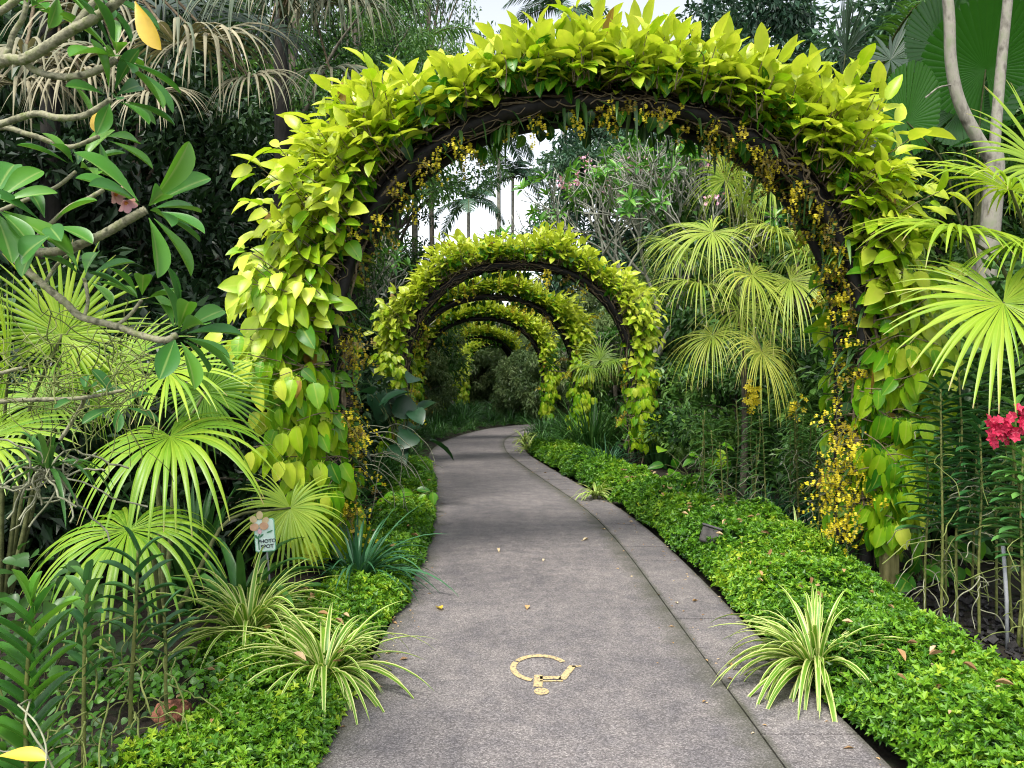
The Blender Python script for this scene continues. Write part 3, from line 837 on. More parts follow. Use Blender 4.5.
# ------------------------------------------------------------------ spider plants and strappy tufts
def spider_plant(label, c, n, L, seed, W=(.022, .038), group="variegated spider plants"):
    rng = np.random.default_rng(seed); mb = MB()
    c = np.array(c, float)
    tuft(rng, mb, c + np.array([0, 0, .04]), n, L, W, (1.2, 2.7), (22, 80), .06, 10, (.1, .9))
    t = thing("spider_plant", label, "spider plant", tuple(c), group)
    part("blades", mb, M['spider'], t, origin=c)
    ms = MB(); tube(ms, [c - [0, 0, .05], c + [0, 0, .02], c + [0, 0, .09]], [.03, .035, .02], 8)
    part("base", ms, M['twig'], t, origin=c)
    return t
spider_plant("big arching spider plant with cream striped blades hanging over the edging slabs", (1.58, 4.02, .05), 170, (.34, .70), 71)
spider_plant("cream striped spider plant leaning onto the left edge of the path", (-.96, 3.95, .05), 120, (.32, .68), 72)
spider_plant("tall cream striped spider plant below the photo sign", (-1.52, 4.45, .08), 130, (.45, .9), 73)
spider_plant("small spider plant on the path edge in front of the second arch", (1.12, 10.35, .03), 46, (.2, .42), 74)
spider_plant("spider plant at the far end of the farther clipped mound", (.35, 17.2, .03), 50, (.3, .6), 75)
spider_plant("pale spider plant tucked behind the hanging yellow orchids", (2.55, 6.9, .12), 56, (.25, .55), 76)
spider_plant("spider plant near the third arch leg at the path edge", (.30, 19.4, .03), 50, (.3, .6), 77)

def strap_plant(name, label, cat, c, n, L, W, droop, elev, seed, mat, group=None, spread=.08, tone=(.15, .9), prof=taper, nseg=8):
    rng = np.random.default_rng(seed); mb = MB()
    tuft(rng, mb, np.array(c, float), n, L, W, droop, elev, spread, nseg, tone, prof)
    return single(name, mb, mat, label, cat, tuple(c), group)
def scatter_tufts(name, label, cat, spots, proto_args, mat, group, seed):
    """copies of one tuft share a mesh"""
    rng = np.random.default_rng(seed); mb = MB()
    tuft(rng, mb, (0, 0, 0), *proto_args)
    o = single(name, mb, mat, label, cat, (0, 0, 0), group)
    for i, s_ in enumerate(spots):
        c = o if i == 0 else o.copy()
        if i: COL.objects.link(c)
        c.location = (s_[0], s_[1], .0); c.rotation_euler = (0, 0, rng.uniform(0, 6.28)); k = s_[2]
        c.scale = (k, k, k)
rngs = np.random.default_rng(400)
strap_plant("strap_plant", "glossy dark strap leaved plant drooping over the path edge past the sign", "plant", (-1.15, 5.75, .1), 90, (.45, .85), (.022, .036), (1.0, 2.3), (35, 85), 81, M['bluestrap'])
strap_plant("broad_leaf_plant", "broad dark green arching leaves behind the tall spider plant", "plant", (-1.75, 5.0, .05), 26, (.6, 1.0), (.06, .10), (1.0, 2.2), (45, 85), 82, M['strap'], tone=(.2, .7))
strap_plant("broad_leaf_plant", "dark upright leaf clump between the two lowest fan fronds", "plant", (-2.2, 5.3, .0), 34, (.8, 1.25), (.05, .09), (.5, 1.4), (60, 88), 83, M['strap'], tone=(.0, .35))
strap_plant("strap_plant", "tall sword leaved clump behind the foot of the second arch", "plant", (2.75, 14.2, .0), 70, (.9, 1.6), (.04, .06), (.4, 1.1), (62, 88), 84, M['strap'], tone=(.1, .7), spread=.3)
strap_plant("strap_plant", "dense fountain of narrow blades between the second and third arches", "plant", (1.75, 16.8, .1), 260, (.9, 1.7), (.022, .04), (.8, 2.0), (40, 88), 85, M['strap'], spread=.5, tone=(.2, 1))
strap_plant("strap_plant", "fine blue green blades beside the foot of the second arch", "plant", (1.6, 13.0, .05), 120, (.5, 1.0), (.02, .03), (1.0, 2.2), (35, 85), 86, M['bluestrap'], spread=.25)
strap_plant("strap_plant", "dark arching tuft under the hanging yellow orchid sprays", "plant", (2.55, 6.15, .1), 70, (.3, .6), (.016, .026), (.8, 2.0), (35, 85), 87, M['strap'], tone=(0, .5))
strap_plant("strap_plant", "green arching tuft behind the second arch's far foot", "plant", (-1.95, 12.4, .05), 120, (.5, .95), (.022, .036), (1.0, 2.2), (40, 88), 88, M['strap'], spread=.2)
# grassy borders farther along the path
LB = "grassy tuft in the leafy border lining the far path on the sign's side"
sp = [(pl(y) - .25 - rngs.uniform(0, .9), y + rngs.uniform(-.3, .3), rngs.uniform(.6, 1.15)) for y in np.arange(14.6, 30, .5)]
scatter_tufts("border_tuft", LB, "grass tuft", sp, (46, (.35, .75), (.018, .03), (1.0, 2.3), (35, 88), .1, 6, (.25, 1.0)), M['strap'], "tufts lining the far path on the sign's side", 91)
sp = [(pr(y) + .2 + rngs.uniform(0, .9), y + rngs.uniform(-.3, .3), rngs.uniform(.6, 1.2)) for y in np.arange(17.2, 27, .5)]
scatter_tufts("border_tuft", "grassy tuft in the far border beyond the farther clipped mound", "grass tuft", sp, (46, (.35, .75), (.018, .03), (1.0, 2.3), (35, 88), .1, 6, (.1, .8)), M['strap'], "tufts lining the far path beyond the clipped mound", 92)
sp = [(x + rngs.uniform(-.25, .25), y + rngs.uniform(-.3, .3), rngs.uniform(.8, 1.3)) for y in np.arange(21, 29, .8) for x in np.arange(max(pr(y) + .5, -2.5), 3.0, .75)]
scatter_tufts("border_tuft", "leafy grass tuft in the dark thicket behind the far border", "grass tuft", sp, (46, (.4, .9), (.02, .036), (.8, 2.0), (40, 88), .12, 6, (.0, .6)), M['strap'], "tufts in the far thicket", 96)
sp = [(x + rngs.uniform(-.25, .25), y + rngs.uniform(-.3, .3), rngs.uniform(.8, 1.3)) for y in np.arange(15, 30, .9) for x in np.arange(-4.2, pl(y) - .9, .8)]
scatter_tufts("border_tuft", "leafy tuft in the shade behind the far border on the sign's side", "grass tuft", sp, (46, (.4, .9), (.02, .036), (.8, 2.0), (40, 88), .12, 6, (.0, .6)), M['strap'], "shaded tufts behind the far border", 97)
sp = [(x + rngs.uniform(-.4, .4), y + rngs.uniform(-.4, .4), rngs.uniform(.9, 1.5)) for y in np.arange(30, 44, 1.5) for x in np.arange(-4.2, 1.5, 1.1)]
scatter_tufts("border_tuft", "leafy tuft on the shaded ground under the farthest arches", "grass tuft", sp, (46, (.4, .9), (.024, .04), (.8, 2.0), (40, 88), .2, 6, (.1, .8)), M['strap'], "tufts under the farthest arches", 98)
sp = [(-1.8 - rngs.uniform(0, .8), y, rngs.uniform(.8, 1.3)) for y in np.arange(7.0, 13.5, .55)]
scatter_tufts("border_tuft", "dark shaded grassy tuft in the bed behind the nearest arch's leg by the sign", "grass tuft", sp, (60, (.45, .95), (.02, .034), (.8, 2.2), (45, 88), .12, 7, (.0, .6)), M['strap'], "shaded tufts behind the nearest arch", 93)
# pale roots and strap leaves hanging in a bundle behind the nearest arch
mb = MB(); rng = np.random.default_rng(94)
for i in range(20):
    p = at(rng.uniform(352, 392), rng.uniform(428, 470), 7.9 + rng.uniform(-.3, .3))
    tube(mb, smooth_path(wander(rng, p, [rng.uniform(-.8, .9), -.3, .3], rng.uniform(.5, .9), 8, .2, .28), 3), .0045, 4, cap=False)
single("hanging_roots", mb, M['root'], "bundle of pale hanging roots in the shade behind the nearest arch", "roots", tuple(at(372, 470, 7.9)))

# ------------------------------------------------------------------ light green fan palms in front
FK = dict(nseg=50, span=160, fused=.30, steps=11, gap=1.4, wild=.7)
b1 = (-2.15, 4.75, 0)
fan_plant("fan_palm", "bright lime fan palm with large drooping fronds behind the tall spider plant", b1, [
    (at(170, 436, 4.35), (.45, -.7, -.3), (.1, -.6, .75), .80, 2.1, .52),
    (at(128, 530, 3.95), (.1, -.75, -.35), (0, -.65, .7), .72, 2.2, .50),
    (at(168, 372, 4.5), (.95, -.15, .1), (.1, -.5, .85), .6, .9, .6),
    (at(205, 392, 5.0), (.5, .1, -.5), (.1, -.9, .35), .48, .7, .30),
    (at(290, 508, 5.45), (.2, -.35, -.8), (.3, -.6, .4), .55, 1.1, .66),
], M['fan'], M['twig'], "fan palm", seed=201, **FK)
b2 = (-3.25, 4.9, 0)
fan_plant("fan_palm", "lime fan palm at the edge of the bed under the flowering branches", b2, [
    (at(62, 335, 4.7), (.25, .1, .95), (.1, -.95, .1), .62, .5, .62),
    (at(8, 372, 4.5), (.3, -.4, .5), (-.1, -.7, .6), .62, .8, .55),
    (at(-20, 440, 4.2), (.85, -.3, -.1), (.1, -.5, .8), .6, 1.1, .55),
    (at(90, 385, 5.2), (.2, -.2, .55), (0, -.8, .5), .6, .9, .5),
    (at(45, 400, 4.9), (-.6, -.3, -.3), (0, -.6, .7), .6, 1.1, .5),
    (at(120, 370, 5.4), (.6, -.1, .3), (0, -.7, .7), .62, 1.0, .55),
], M['fan'], M['twig'], "fan palm", seed=202, **FK)
b3 = (3.75, 5.6, 0)
fan_plant("fan_palm", "large lime fan palm spreading over the red flowers", b3, [
    (at(1003, 303, 4.85), (-.12, -.6, -.75), (-.1, -.85, .5), .90, 1.0, .66),
    (at(958, 232, 5.3), (-.75, -.45, .05), (-.2, -.4, .9), .82, 1.3, .66),
    (at(1010, 190, 5.2), (-.75, -.3, .25), (-.1, -.4, .9), .80, 1.1, .68),
    (at(1030, 240, 5.0), (.3, -.7, .1), (0, -.5, .85), .75, 1.2, .6),
    (at(1045, 170, 5.6), (-.4, .1, .6), (-.2, -.6, .8), .75, .9, .62),
    (at(1060, 330, 5.2), (.5, -.5, -.3), (.2, -.5, .8), .75, 1.2, .5),
], M['fan'], M['twig'], "fan palm", trunk=(.05, 0, 1.5, .06), seed=203, petr=.013, **FK)
# feathery pale palm seen through the nearest arch
rng = np.random.default_rng(204)
fr = []
for (px, py, dx, dz, rad, tone, Y) in [(742, 205, -.5, .25, 1.05, .6, 9.8), (712, 232, -.8, -.1, 1.0, .55, 9.6), (775, 232, .3, -.2, 1.0, .62, 9.5), (700, 285, -.7, -.45, .95, .5, 9.7),
                                (752, 275, .1, -.5, 1.0, .66, 9.3), (790, 280, .5, -.5, .95, .6, 9.4), (712, 335, -.5, -.7, .85, .62, 9.6), (762, 352, .1, -.8, .85, .85, 9.2),
                                (725, 180, -.3, .6, 1.0, .5, 10.3), (770, 190, .4, .5, 1.0, .5, 10.4), (685, 250, -.9, .1, .9, .45, 10.2), (812, 250, .8, 0, .9, .45, 10.2), (740, 310, -.1, -.7, .9, .5, 9.9)]:
    fr.append((at(px, py, Y), (dx + rng.normal(0, .25), -.5 + rng.normal(0, .2), dz + rng.normal(0, .2)), (rng.normal(0, .3), -.5, .85), rad * rng.uniform(.95, 1.2), rng.uniform(1.7, 2.5), min(1, tone + .1)))
fan_plant("fan_palm", "pale yellow green fan palm with finely split hanging fronds beyond the nearest arch", (3.05, 10.2, 0), fr, M['fan_far'], M['twig'], "fan palm", trunk=(0, 0, 2.2, .05), seed=204,
          nseg=70, span=155, fused=.24, steps=12, gap=1.25, wild=1.2)

# ------------------------------------------------------------------ tall shaded palms with dead skirts, upper left
def skirt_palm(label, base, h, fr, seed):
    t = thing("skirted_palm", label, "palm", base)
    rng = np.random.default_rng(seed)
    top = np.array(base) + [.2, 0, h]
    mb = MB(); tube(mb, smooth_path([base, (np.array(base) + top) / 2 + [.1, 0, 0], top], 6), np.linspace(.13, .10, 13), 10)
    part("trunk", mb, M['dark_bark'], t, origin=base)
    for (hub, d, n_, rad, dr, tone, dead) in fr:
        mb = MB()
        if dead:
            fan_blades(rng, mb, hub, np.array(d, float), np.array(n_, float), rad, nseg=30, span=125, fused=.25, droop=dr, tone=tone, pleat=.3, steps=11, gap=1.05, jitter=.6, taper_tip=.06)
        else:
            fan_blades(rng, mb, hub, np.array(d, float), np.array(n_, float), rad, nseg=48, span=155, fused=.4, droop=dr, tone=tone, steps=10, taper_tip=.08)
        f = part("dead_frond" if dead else "frond", mb, M['dead'] if dead else M['darkfan'], t, origin=base)
        ms = MB(); petiole(ms, top - [0, 0, .3], hub, nrm(d), .018)
        o = bpy.data.objects.new("petiole", ms.mesh("petiole", M['vine_stem'], base)); COL.objects.link(o); o.parent = f
    return t
Yk = 8.2
skirt_palm("tall shaded palm with tan dead fronds hanging behind the flowering branches", (-5.7, 9.2, 0), 6.2, [
    (at(205, 42, 7.6), (.75, -.3, .12), (0, -.4, .9), 1.25, 3.1, .80, True),
    (at(178, 45, 7.4), (.2, -.6, .1), (0, -.5, .85), 1.15, 3.4, .72, True),
    (at(120, 60, 7.5), (-.3, -.5, .0), (0, -.5, .85), 1.1, 3.2, .75, True),
    (at(60, 70, 7.6), (-.5, -.4, .1), (0, -.5, .85), 1.2, 3.2, .70, True),
    (at(25, 62, 7.4), (.2, -.5, .0), (0, -.5, .85), 1.2, 3.2, .66, True),
    (at(150, 95, 7.2), (.4, -.4, -.1), (0, -.5, .85), .8, 2.6, .82, True),
    (at(250, -8, 7.9), (.3, -.5, -.1), (0, -.5, .85), 1.2, 3.0, .36, True),
    (at(285, -25, 8.0), (.4, -.5, -.1), (0, -.5, .85), 1.4, 2.4, .30, True),
    (at(150, -15, 8.2), (0, -.5, .0), (0, -.5, .85), 1.3, 3.0, .34, True),
    (at(100, 20, 8.0), (.1, -.6, .0), (0, -.5, .85), 1.3, 3.3, .62, True),
    (at(80, 75, 7.3), (.3, -.5, -.1), (0, -.5, .85), 1.0, 3.3, .85, True),
    (at(20, 85, 7.3), (.1, -.5, -.1), (0, -.5, .85), 1.0, 3.2, .8, True),
    (at(250, 78, 7.7), (.7, -.4, -.05), (0, -.5, .85), .85, 2.6, .70, True),
    (at(90, -10, 8.4), (-.3, -.5, .2), (0, -.5, .85), 1.3, 2.3, .5, False),
    (at(200, -80, 8.6), (.3, -.5, .4), (0, -.4, .9), 1.5, 1.6, .5, False),
    (at(40, -70, 8.6), (-.4, -.4, .4), (0, -.4, .9), 1.5, 1.6, .5, False),
    (at(160, 10, 9.4), (.5, .2, .2), (0, -.5, .85), 1.5, 1.9, .3, False),
], 211)
skirt_palm("tall shaded palm with grey green hanging fronds beside the crown of the nearest arch", (-3.6, 11.4, 0), 7.2, [
    (at(325, -10, 8.8), (-.3, -.5, -.1), (0, -.5, .85), 1.3, 3.2, .42, True),
    (at(372, -14, 9.2), (.3, -.5, -.1), (0, -.5, .85), 1.4, 3.0, .36, True),
    (at(345, 5, 8.9), (.1, -.5, -.1), (0, -.5, .85), 1.2, 3.3, .60, True),
    (at(300, -8, 9.0), (-.5, -.4, 0), (0, -.5, .85), 1.2, 3.1, .66, True),
    (at(410, -55, 9.6), (.6, -.4, 0), (0, -.5, .85), 1.4, 2.4, .35, True),
    (at(330, 70, 8.6), (.3, -.5, -.2), (0, -.5, .85), 1.0, 2.6, .52, True),
    (at(350, -60, 10.4), (0, -.4, .4), (0, -.4, .9), 1.6, 1.5, .45, False),
    (at(420, -50, 10.8), (.6, 0, .3), (0, -.4, .9), 1.6, 1.5, .45, False),
    (at(270, 30, 9.8), (-.6, -.2, .1), (0, -.5, .85), 1.4, 2.0, .3, False),
], 212)

# ------------------------------------------------------------------ the flowering frangipani close by, at the edge of the picture
t = thing("frangipani_tree", "near grey branched frangipani with fleshy leaves and one pink flower", "tree", (-1.95, 2.5, 0))
rng = np.random.default_rng(221); mb = MB(); base = np.array([-1.95, 2.5, 0.])
def bpts(L): return smooth_path([at(x, y, d) for x, y, d in L], 5)
TR = [(-95, 300), ]
tube(mb, smooth_path([base - [0, 0, .1], base + [.03, 0, .8], at(-85, 330, 2.45), at(-80, 180, 2.4)], 5), np.linspace(.075, .045, 16), 10)
BR = [
    ([(-80, 330, 2.45), (-40, 110, 2.3), (0, 64, 2.2), (24, 60, 2.18), (48, 47, 2.16), (72, 31, 2.14), (98, 17, 2.12), (124, -4, 2.1), (150, -40, 2.1)], .030, .017),
    ([(72, 31, 2.14), (82, 18, 2.16), (97, -3, 2.2), (108, -40, 2.2)], .018, .013),
    ([(24, 60, 2.18), (34, 70, 2.2), (52, 76, 2.2), (76, 77, 2.2), (100, 70, 2.2), (117, 60, 2.2)], .017, .014),
    ([(-60, 180, 2.4), (-20, 135, 2.3), (12, 121, 2.25), (38, 114, 2.22), (58, 118, 2.2), (84, 116, 2.2), (112, 100, 2.2)], .020, .012),
    ([(-60, 200, 2.45), (-10, 132, 2.4), (30, 135, 2.35), (53, 143, 2.35), (73, 147, 2.35), (99, 137, 2.32)], .018, .009),
    ([(-75, 260, 2.4), (-30, 245, 2.35), (5, 247, 2.3), (35, 252, 2.28), (64, 250, 2.25), (100, 236, 2.22), (128, 220, 2.2), (146, 210, 2.2)], .026, .018),
    ([(-20, 246, 2.34), (0, 238, 2.3), (18, 262, 2.3), (44, 285, 2.3), (66, 303, 2.3), (82, 317, 2.3), (116, 326, 2.28), (140, 335, 2.28), (164, 340, 2.26), (177, 335, 2.26)], .022, .014),
    ([(30, 250, 2.28), (42, 232, 2.27), (53, 222, 2.25), (70, 207, 2.24), (88, 199, 2.22), (104, 190, 2.22)], .012, .009),
    ([(-10, 215, 2.4), (29, 199, 2.38), (57, 187, 2.35), (76, 172, 2.33)], .012, .008),
    ([(-70, 300, 2.45), (-30, 110, 2.5), (5, 60, 2.5), (14, 35, 2.5), (25, 15, 2.5), (30, -20, 2.5)], .02, .012),
    ([(84, 318, 2.3), (88, 302, 2.35), (86, 285, 2.4), (84, 278, 2.4)], .010, .008),
    ([(44, 285, 2.3), (60, 262, 2.4), (85, 245, 2.45)], .010, .007),
    ([(116, 326, 2.28), (130, 315, 2.3), (142, 300, 2.3)], .010, .008),
    ([(-80, 380, 2.8), (-30, 402, 2.9), (20, 400, 3.0), (80, 398, 3.05), (125, 390, 3.1)], .020, .010),
    ([(-80, 360, 2.7), (-20, 375, 2.8), (22, 368, 2.9)], .016, .010),
    ([(60, 440, 3.2), (70, 425, 3.2), (82, 405, 3.15), (84, 398, 3.1)], .014, .012),
    ([(-70, 150, 2.4), (-30, 30, 2.3), (5, 10, 2.3), (40, -20, 2.3)], .022, .014),
]
for L, r0, r1 in BR:
    p = bpts(L); p = smooth_path(p, 3); rr_ = np.linspace(r0 * .54, r1 * .70, len(p)) * (1 + .05 * np.sin(np.arange(len(p)) * 2.1) + rng.normal(0, .035, len(p)))
    tube(mb, p, rr_, 10)
part("trunk", mb, M['frangi_bark'], t, origin=base)
lm = MB()
def cluster(tip, ax, n, L, tone=(.3, .9), el=(35, 95), only=None):
    n = int(n * 1.4); ax = nrm(ax); az = np.arange(n) * 2.4 + rng.uniform(0, 6); ph = np.radians(rng.uniform(*el, n))
    e1 = nrm(np.cross(ax, [.2, .9, .3])); e2 = np.cross(ax, e1)
    D = ax * np.cos(ph)[:, None] + (np.cos(az)[:, None] * e1 + np.sin(az)[:, None] * e2) * np.sin(ph)[:, None] - UP * .12
    l = rng.uniform(L[0], L[1], n) * .9
    leaves(lm, T_OBOVATE, np.asarray(tip) + D * .03, D, ax + rng.normal(0, .25, (n, 3)) + UP * .5, l, l * rng.uniform(.30, .38, n), rng.uniform(*tone, n))
cluster(at(117, 58, 2.2), (.6, -.2, .7), 9, (.12, .2))
cluster(at(146, 209, 2.2), (.8, -.2, .5), 9, (.16, .25))
cluster(at(177, 334, 2.26), (.8, -.1, .5), 9, (.14, .22))
cluster(at(78, 168, 2.33), (.3, -.2, .8), 6, (.12, .18))
cluster(at(30, 8, 2.5), (.3, -.2, .8), 9, (.13, .2), (.5, 1))
cluster(at(112, 98, 2.2), (.7, -.1, .3), 7, (.10, .17))
cluster(at(99, 136, 2.32), (.8, -.1, .2), 4, (.12, .17))
cluster(at(60, -10, 2.3), (.3, -.2, .2), 8, (.12, .2), (.5, 1))
cluster(at(98, -8, 2.2), (.3, -.2, .1), 6, (.12, .18), (.3, .8))
cluster(at(-8, 205, 2.1), (.5, -.4, .4), 8, (.14, .22))
cluster(at(48, 225, 2.2), (.2, -.6, .3), 5, (.12, .17), (.3, .8))
cluster(at(84, 278, 2.4), (.2, -.3, .8), 5, (.10, .16))
cluster(at(142, 300, 2.3), (.3, -.2, .8), 5, (.10, .15))
cluster(at(118, 405, 3.1), (.4, -.5, .5), 4, (.12, .18), (.1, .4))
cluster(at(85, 395, 3.1), (.0, -.5, .6), 3, (.12, .16), (.1, .4))
# broad leaf seen from below and one leaf under the flower
leaves(lm, T_OBOVATE, at(50, 236, 2.0)[None], [(-.9, .2, -.45)], [(0, -1, .3)], .12, .075, .5)
part("leaves", lm, M['frangi'], t, origin=base)
fm = MB()
def frangi_flower(c, f, s_):
    f = nrm(f); e1 = nrm(np.cross(f, [.1, .2, 1])); e2 = np.cross(f, e1)
    a = np.arange(5) * 2 * np.pi / 5
    D = np.cos(a)[:, None] * e1 + np.sin(a)[:, None] * e2 + f * 1.1
    leaves(fm, T_OBOVATE, np.repeat(np.asarray(c)[None], 5, 0), D, np.repeat(f[None], 5, 0), s_, s_ * .62, rng.uniform(.75, 1, 5))
    leaves(fm, T_PETAL, np.repeat((np.asarray(c) + f * .006)[None], 5, 0), D + f * .4, np.repeat(f[None], 5, 0), s_ * .3, s_ * .25, 0.02)
frangi_flower(at(113, 193, 2.12), (.75, -.25, -.35), .037)
part("flower", fm, M['pink'], t, "pink flower with an orange throat", origin=base)
fm = MB(); frangi_flower(at(124, 200, 2.1), (.6, -.2, -.7), .037)
part("flower", fm, M['pink'], t, "pink flower with an orange throat", origin=base)
om = MB()
leaves(om, T_OBOVATE, at(136, 2, 2.1)[None], [(.42, -.15, -.85)], [(-.3, -1, 0)], .15, .055, .6)
part("old_leaf", om, M['old_leaf'], t, "long yellowed leaf hanging at the top", origin=base); om = MB()
leaves(om, T_OBOVATE, at(100, 106, 2.3)[None], [(.0, -.15, -.95)], [(-.3, -1, 0)], .085, .05, .45)
part("old_leaf", om, M['old_leaf'], t, "short yellowed leaf hanging from a middle branch", origin=base)

# mounted orchid with wiry roots under the frangipani
rng = np.random.default_rng(231); c = at(48, 468, 3.2)
t = thing("mounted_orchid", "strap leaved orchid with tangled white roots on a low frangipani branch", "orchid", tuple(c))
mb = MB(); tuft(rng, mb, c, 22, (.18, .42), (.02, .034), (1.0, 2.6), (0, 80), .03, 8, (.3, .9)); part("leaves", mb, M['strap'], t, origin=c)
mb = MB()
for i in range(26): tube(mb, wander(rng, c + rng.normal(0, .03, 3), rng.normal(size=3) * [1, .4, .6] + [-.3, -.2, -.3], rng.uniform(.2, .5), 9, .45, .12), .0045, 4, cap=False)
part("roots", mb, M['root'], t, origin=c)
# wiry epiphyte tangle on the low branches
mb = MB(); c = at(70, 375, 3.2)
for i in range(130):
    p = at(rng.uniform(0, 150), rng.uniform(335, 412), rng.uniform(2.9, 3.6))
    tube(mb, smooth_path(wander(rng, p, rng.normal(size=3) * [1, .5, .8], rng.uniform(.15, .5), 7, .42, .05), 3), rng.uniform(.0014, .003), 4, cap=False)
single("air_plant", mb, M['groot'], "tangle of wiry grey green air plant on the low branches", "plant", tuple(c))

# ------------------------------------------------------------------ cane orchids
def cane_orchid(name, label, base, h, lean, seed, L=(.16, .24), W=(.026, .036), leaf_from=.45, gap=.035, plane=0.0, roots=8, mat='vanda', rootmat='root', prof=blunt, droop=.9, up=.55, group=None, tone=(.2, .8), flower=None, stake=True, rl=.35):
    rng = np.random.default_rng(seed); base = np.array(base, float)
    t = thing(name, label, "orchid", tuple(base), group)
    top = base + np.array([lean[0], lean[1], h])
    path_ = smooth_path([base - [0, 0, .06], base + (top - base) * .35 + rng.normal(0, .012, 3), base + (top - base) * .7 + rng.normal(0, .015, 3), top], 7)
    ms = MB(); tube(ms, path_, np.linspace(.0095, .006, len(path_)), 7); part("cane", ms, M['cane'], t, origin=base)
    lm = MB(); zz = np.arange(leaf_from * h, h, gap); n = len(zz)
    f = zz / h
    P = base + (top - base) * f[:, None]
    a = plane + np.where(np.arange(n) % 2 == 0, 0, np.pi) + rng.normal(0, .22, n)
    H = np.stack([np.cos(a), np.sin(a), 0 * a], -1)
    u_ = up + .5 * np.clip((f - .88) / .12, 0, 1)
    D = H * np.cos(u_)[:, None] + UP * np.sin(u_)[:, None]
    l = rng.uniform(*L, n) * (1 - .35 * np.clip((f - .9) / .1, 0, 1))
    straps(lm, P, D, np.cross(H, UP) + rng.normal(0, .1, (n, 3)), l, rng.uniform(*W, n), droop * rng.uniform(.7, 1.3, n), 7, prof, .3, np.clip(rng.uniform(*tone, n), 0, 1))
    part("leaves", lm, M[mat], t, origin=base)
    if roots:
        rm = MB()
        for i in range(roots):
            p = base + (top - base) * rng.uniform(.12, .75)
            dd = rng.normal(size=3) * [1, .7, .3] + [0, -.35, .1]
            w_ = wander(rng, p, dd, rng.uniform(.4, 1.3) * rl, 9, .32, .16); w_[:, 2] = np.maximum(w_[:, 2], .0)
            tube(rm, smooth_path(w_, 2), rng.uniform(.0022, .0042), 5)
        part("roots", rm, M[rootmat], t, origin=base)
    if flower:
        fm = MB(); sm = MB(); kind, nf, fs, fL = flower
        w_ = wander(rng, base + (top - base) * .93, np.array([rng.uniform(-.3, .3), -.3, 1.0]), fL, 6, .1, .02); tube(sm, w_, .004, 5)
        tt = np.linspace(.3, 1, nf)
        for q_ in tt:
            c = np.array([np.interp(q_ * 6, np.arange(7), w_[:, k]) for k in range(3)]) + rng.normal(0, .035, 3)
            fdir = nrm(rng.normal(size=3) * .5 + [0, -1, .1]); e1 = nrm(np.cross(fdir, UP)); e2 = np.cross(fdir, e1)
            aa = np.arange(5) * 2 * np.pi / 5 + rng.uniform(0, 1)
            Dd = np.cos(aa)[:, None] * e1 + np.sin(aa)[:, None] * e2 + fdir * .25
            leaves(fm, T_PETAL, np.repeat(c[None], 5, 0), Dd, np.repeat(fdir[None], 5, 0), fs, fs * .6, np.clip(rng.normal(.65, .18), .05, 1))
        part("flowers", fm, M[kind], t, smooth=False, origin=base); part("flower_stem", sm, M['twig'], t, origin=base)
    return t
def gpos(px, py): return at(px, py, CAM_H * FPX / (py - 381))
# near left
cane_orchid("cane_orchid", "fleshy broad leaved orchid cane at the near bottom corner with a yellow old leaf", (-1.52, 2.42, 0), .93, (.05, -.05), 301, (.13, .19), (.05, .066), .2, .026, 0.5, 4, droop=.5, up=.95, tone=(.35, .9), mat='frangi')
cane_orchid("cane_orchid", "orchid cane with rows of narrow leaves beside the fleshy corner one", (-1.64, 2.95, 0), .84, (.02, 0), 302, (.11, .16), (.034, .046), .55, .026, -.4, 12, up=.95, tone=(.4, .9), rootmat='groot')
cane_orchid("cane_orchid", "taller orchid cane in front of the lowest lime frond, leaves swept to one side", (-1.54, 3.12, 0), .92, (.03, 0), 303, (.14, .2), (.034, .045), .58, .028, .3, 16, up=.9, tone=(.2, .6), rootmat='groot')
cane_orchid("cane_orchid", "short slender orchid cane between the taller cane and the reddish stone", (-1.46, 3.32, 0), .62, (-.06, .05), 304, (.12, .17), (.03, .038), .6, .028, .6, 12, up=.8, tone=(.1, .5), rootmat='groot')
mb = MB(); p_ = at(4, 757, 2.2)
leaves(mb, T_OBOVATE, p_[None], [(.95, -.2, .12)], [(0, -.5, .9)], .155, .045, .75)
o = bpy.data.objects.new("old_leaf", mb.mesh("old_leaf", M['old_leaf'], (-1.50, 2.42, 0))); COL.objects.link(o)
o.parent = [x for x in bpy.data.objects if x.name == "cane_orchid"][0]; o["label"] = "yellow old leaf at the foot of the cane"
# right, beside the wooden post
RO = [(925, 620, 1.15, .55, .03), (941, 632, 1.55, .50, .0), (958, 628, 1.72, .42, -.02), (980, 640, 1.35, .5, .02), (997, 622, 1.62, .42, .0), (1014, 640, 1.45, .5, .0), (1034, 620, 1.5, .45, 0), (972, 600, 1.7, .40, .02), (1008, 600, 1.75, .42, 0), (946, 604, 1.6, .4, 0), (1026, 655, 1.2, .5, 0)]
RL = ["short leaning orchid cane next to the wooden post", "tall orchid cane with dark herringbone leaves closest to the vine covered leg", "tallest dark herringbone leaved orchid cane under the lime fan tips",
      "orchid cane with long pale wavy roots over the black mulch", "leafy orchid cane half hidden below the red flowers", "orchid cane standing beside the thin grey stake", "orchid cane at the very edge of the picture behind the red flowers",
      "orchid cane in the shade behind the tallest herringbone cane", "shaded orchid cane behind the red flower spray", "shaded orchid cane between the post and the herringbone canes", "nearest green rooted orchid cane over the mulch at the picture edge"]
for i, (px, py, h, lf, ln) in enumerate(RO):
    cane_orchid("cane_orchid", RL[i], gpos(px, py), h, (ln, rngs.uniform(-.05, .05)), 311 + i, (.16, .22), (.036, .048), lf - .06, .027, rngs.uniform(-.25, .25), 11, tone=(.15, .6) if i not in (0, 4, 5, 10) else (.5, 1), rootmat='groot' if i % 3 else 'root', up=.5, rl=.42, droop=.75)
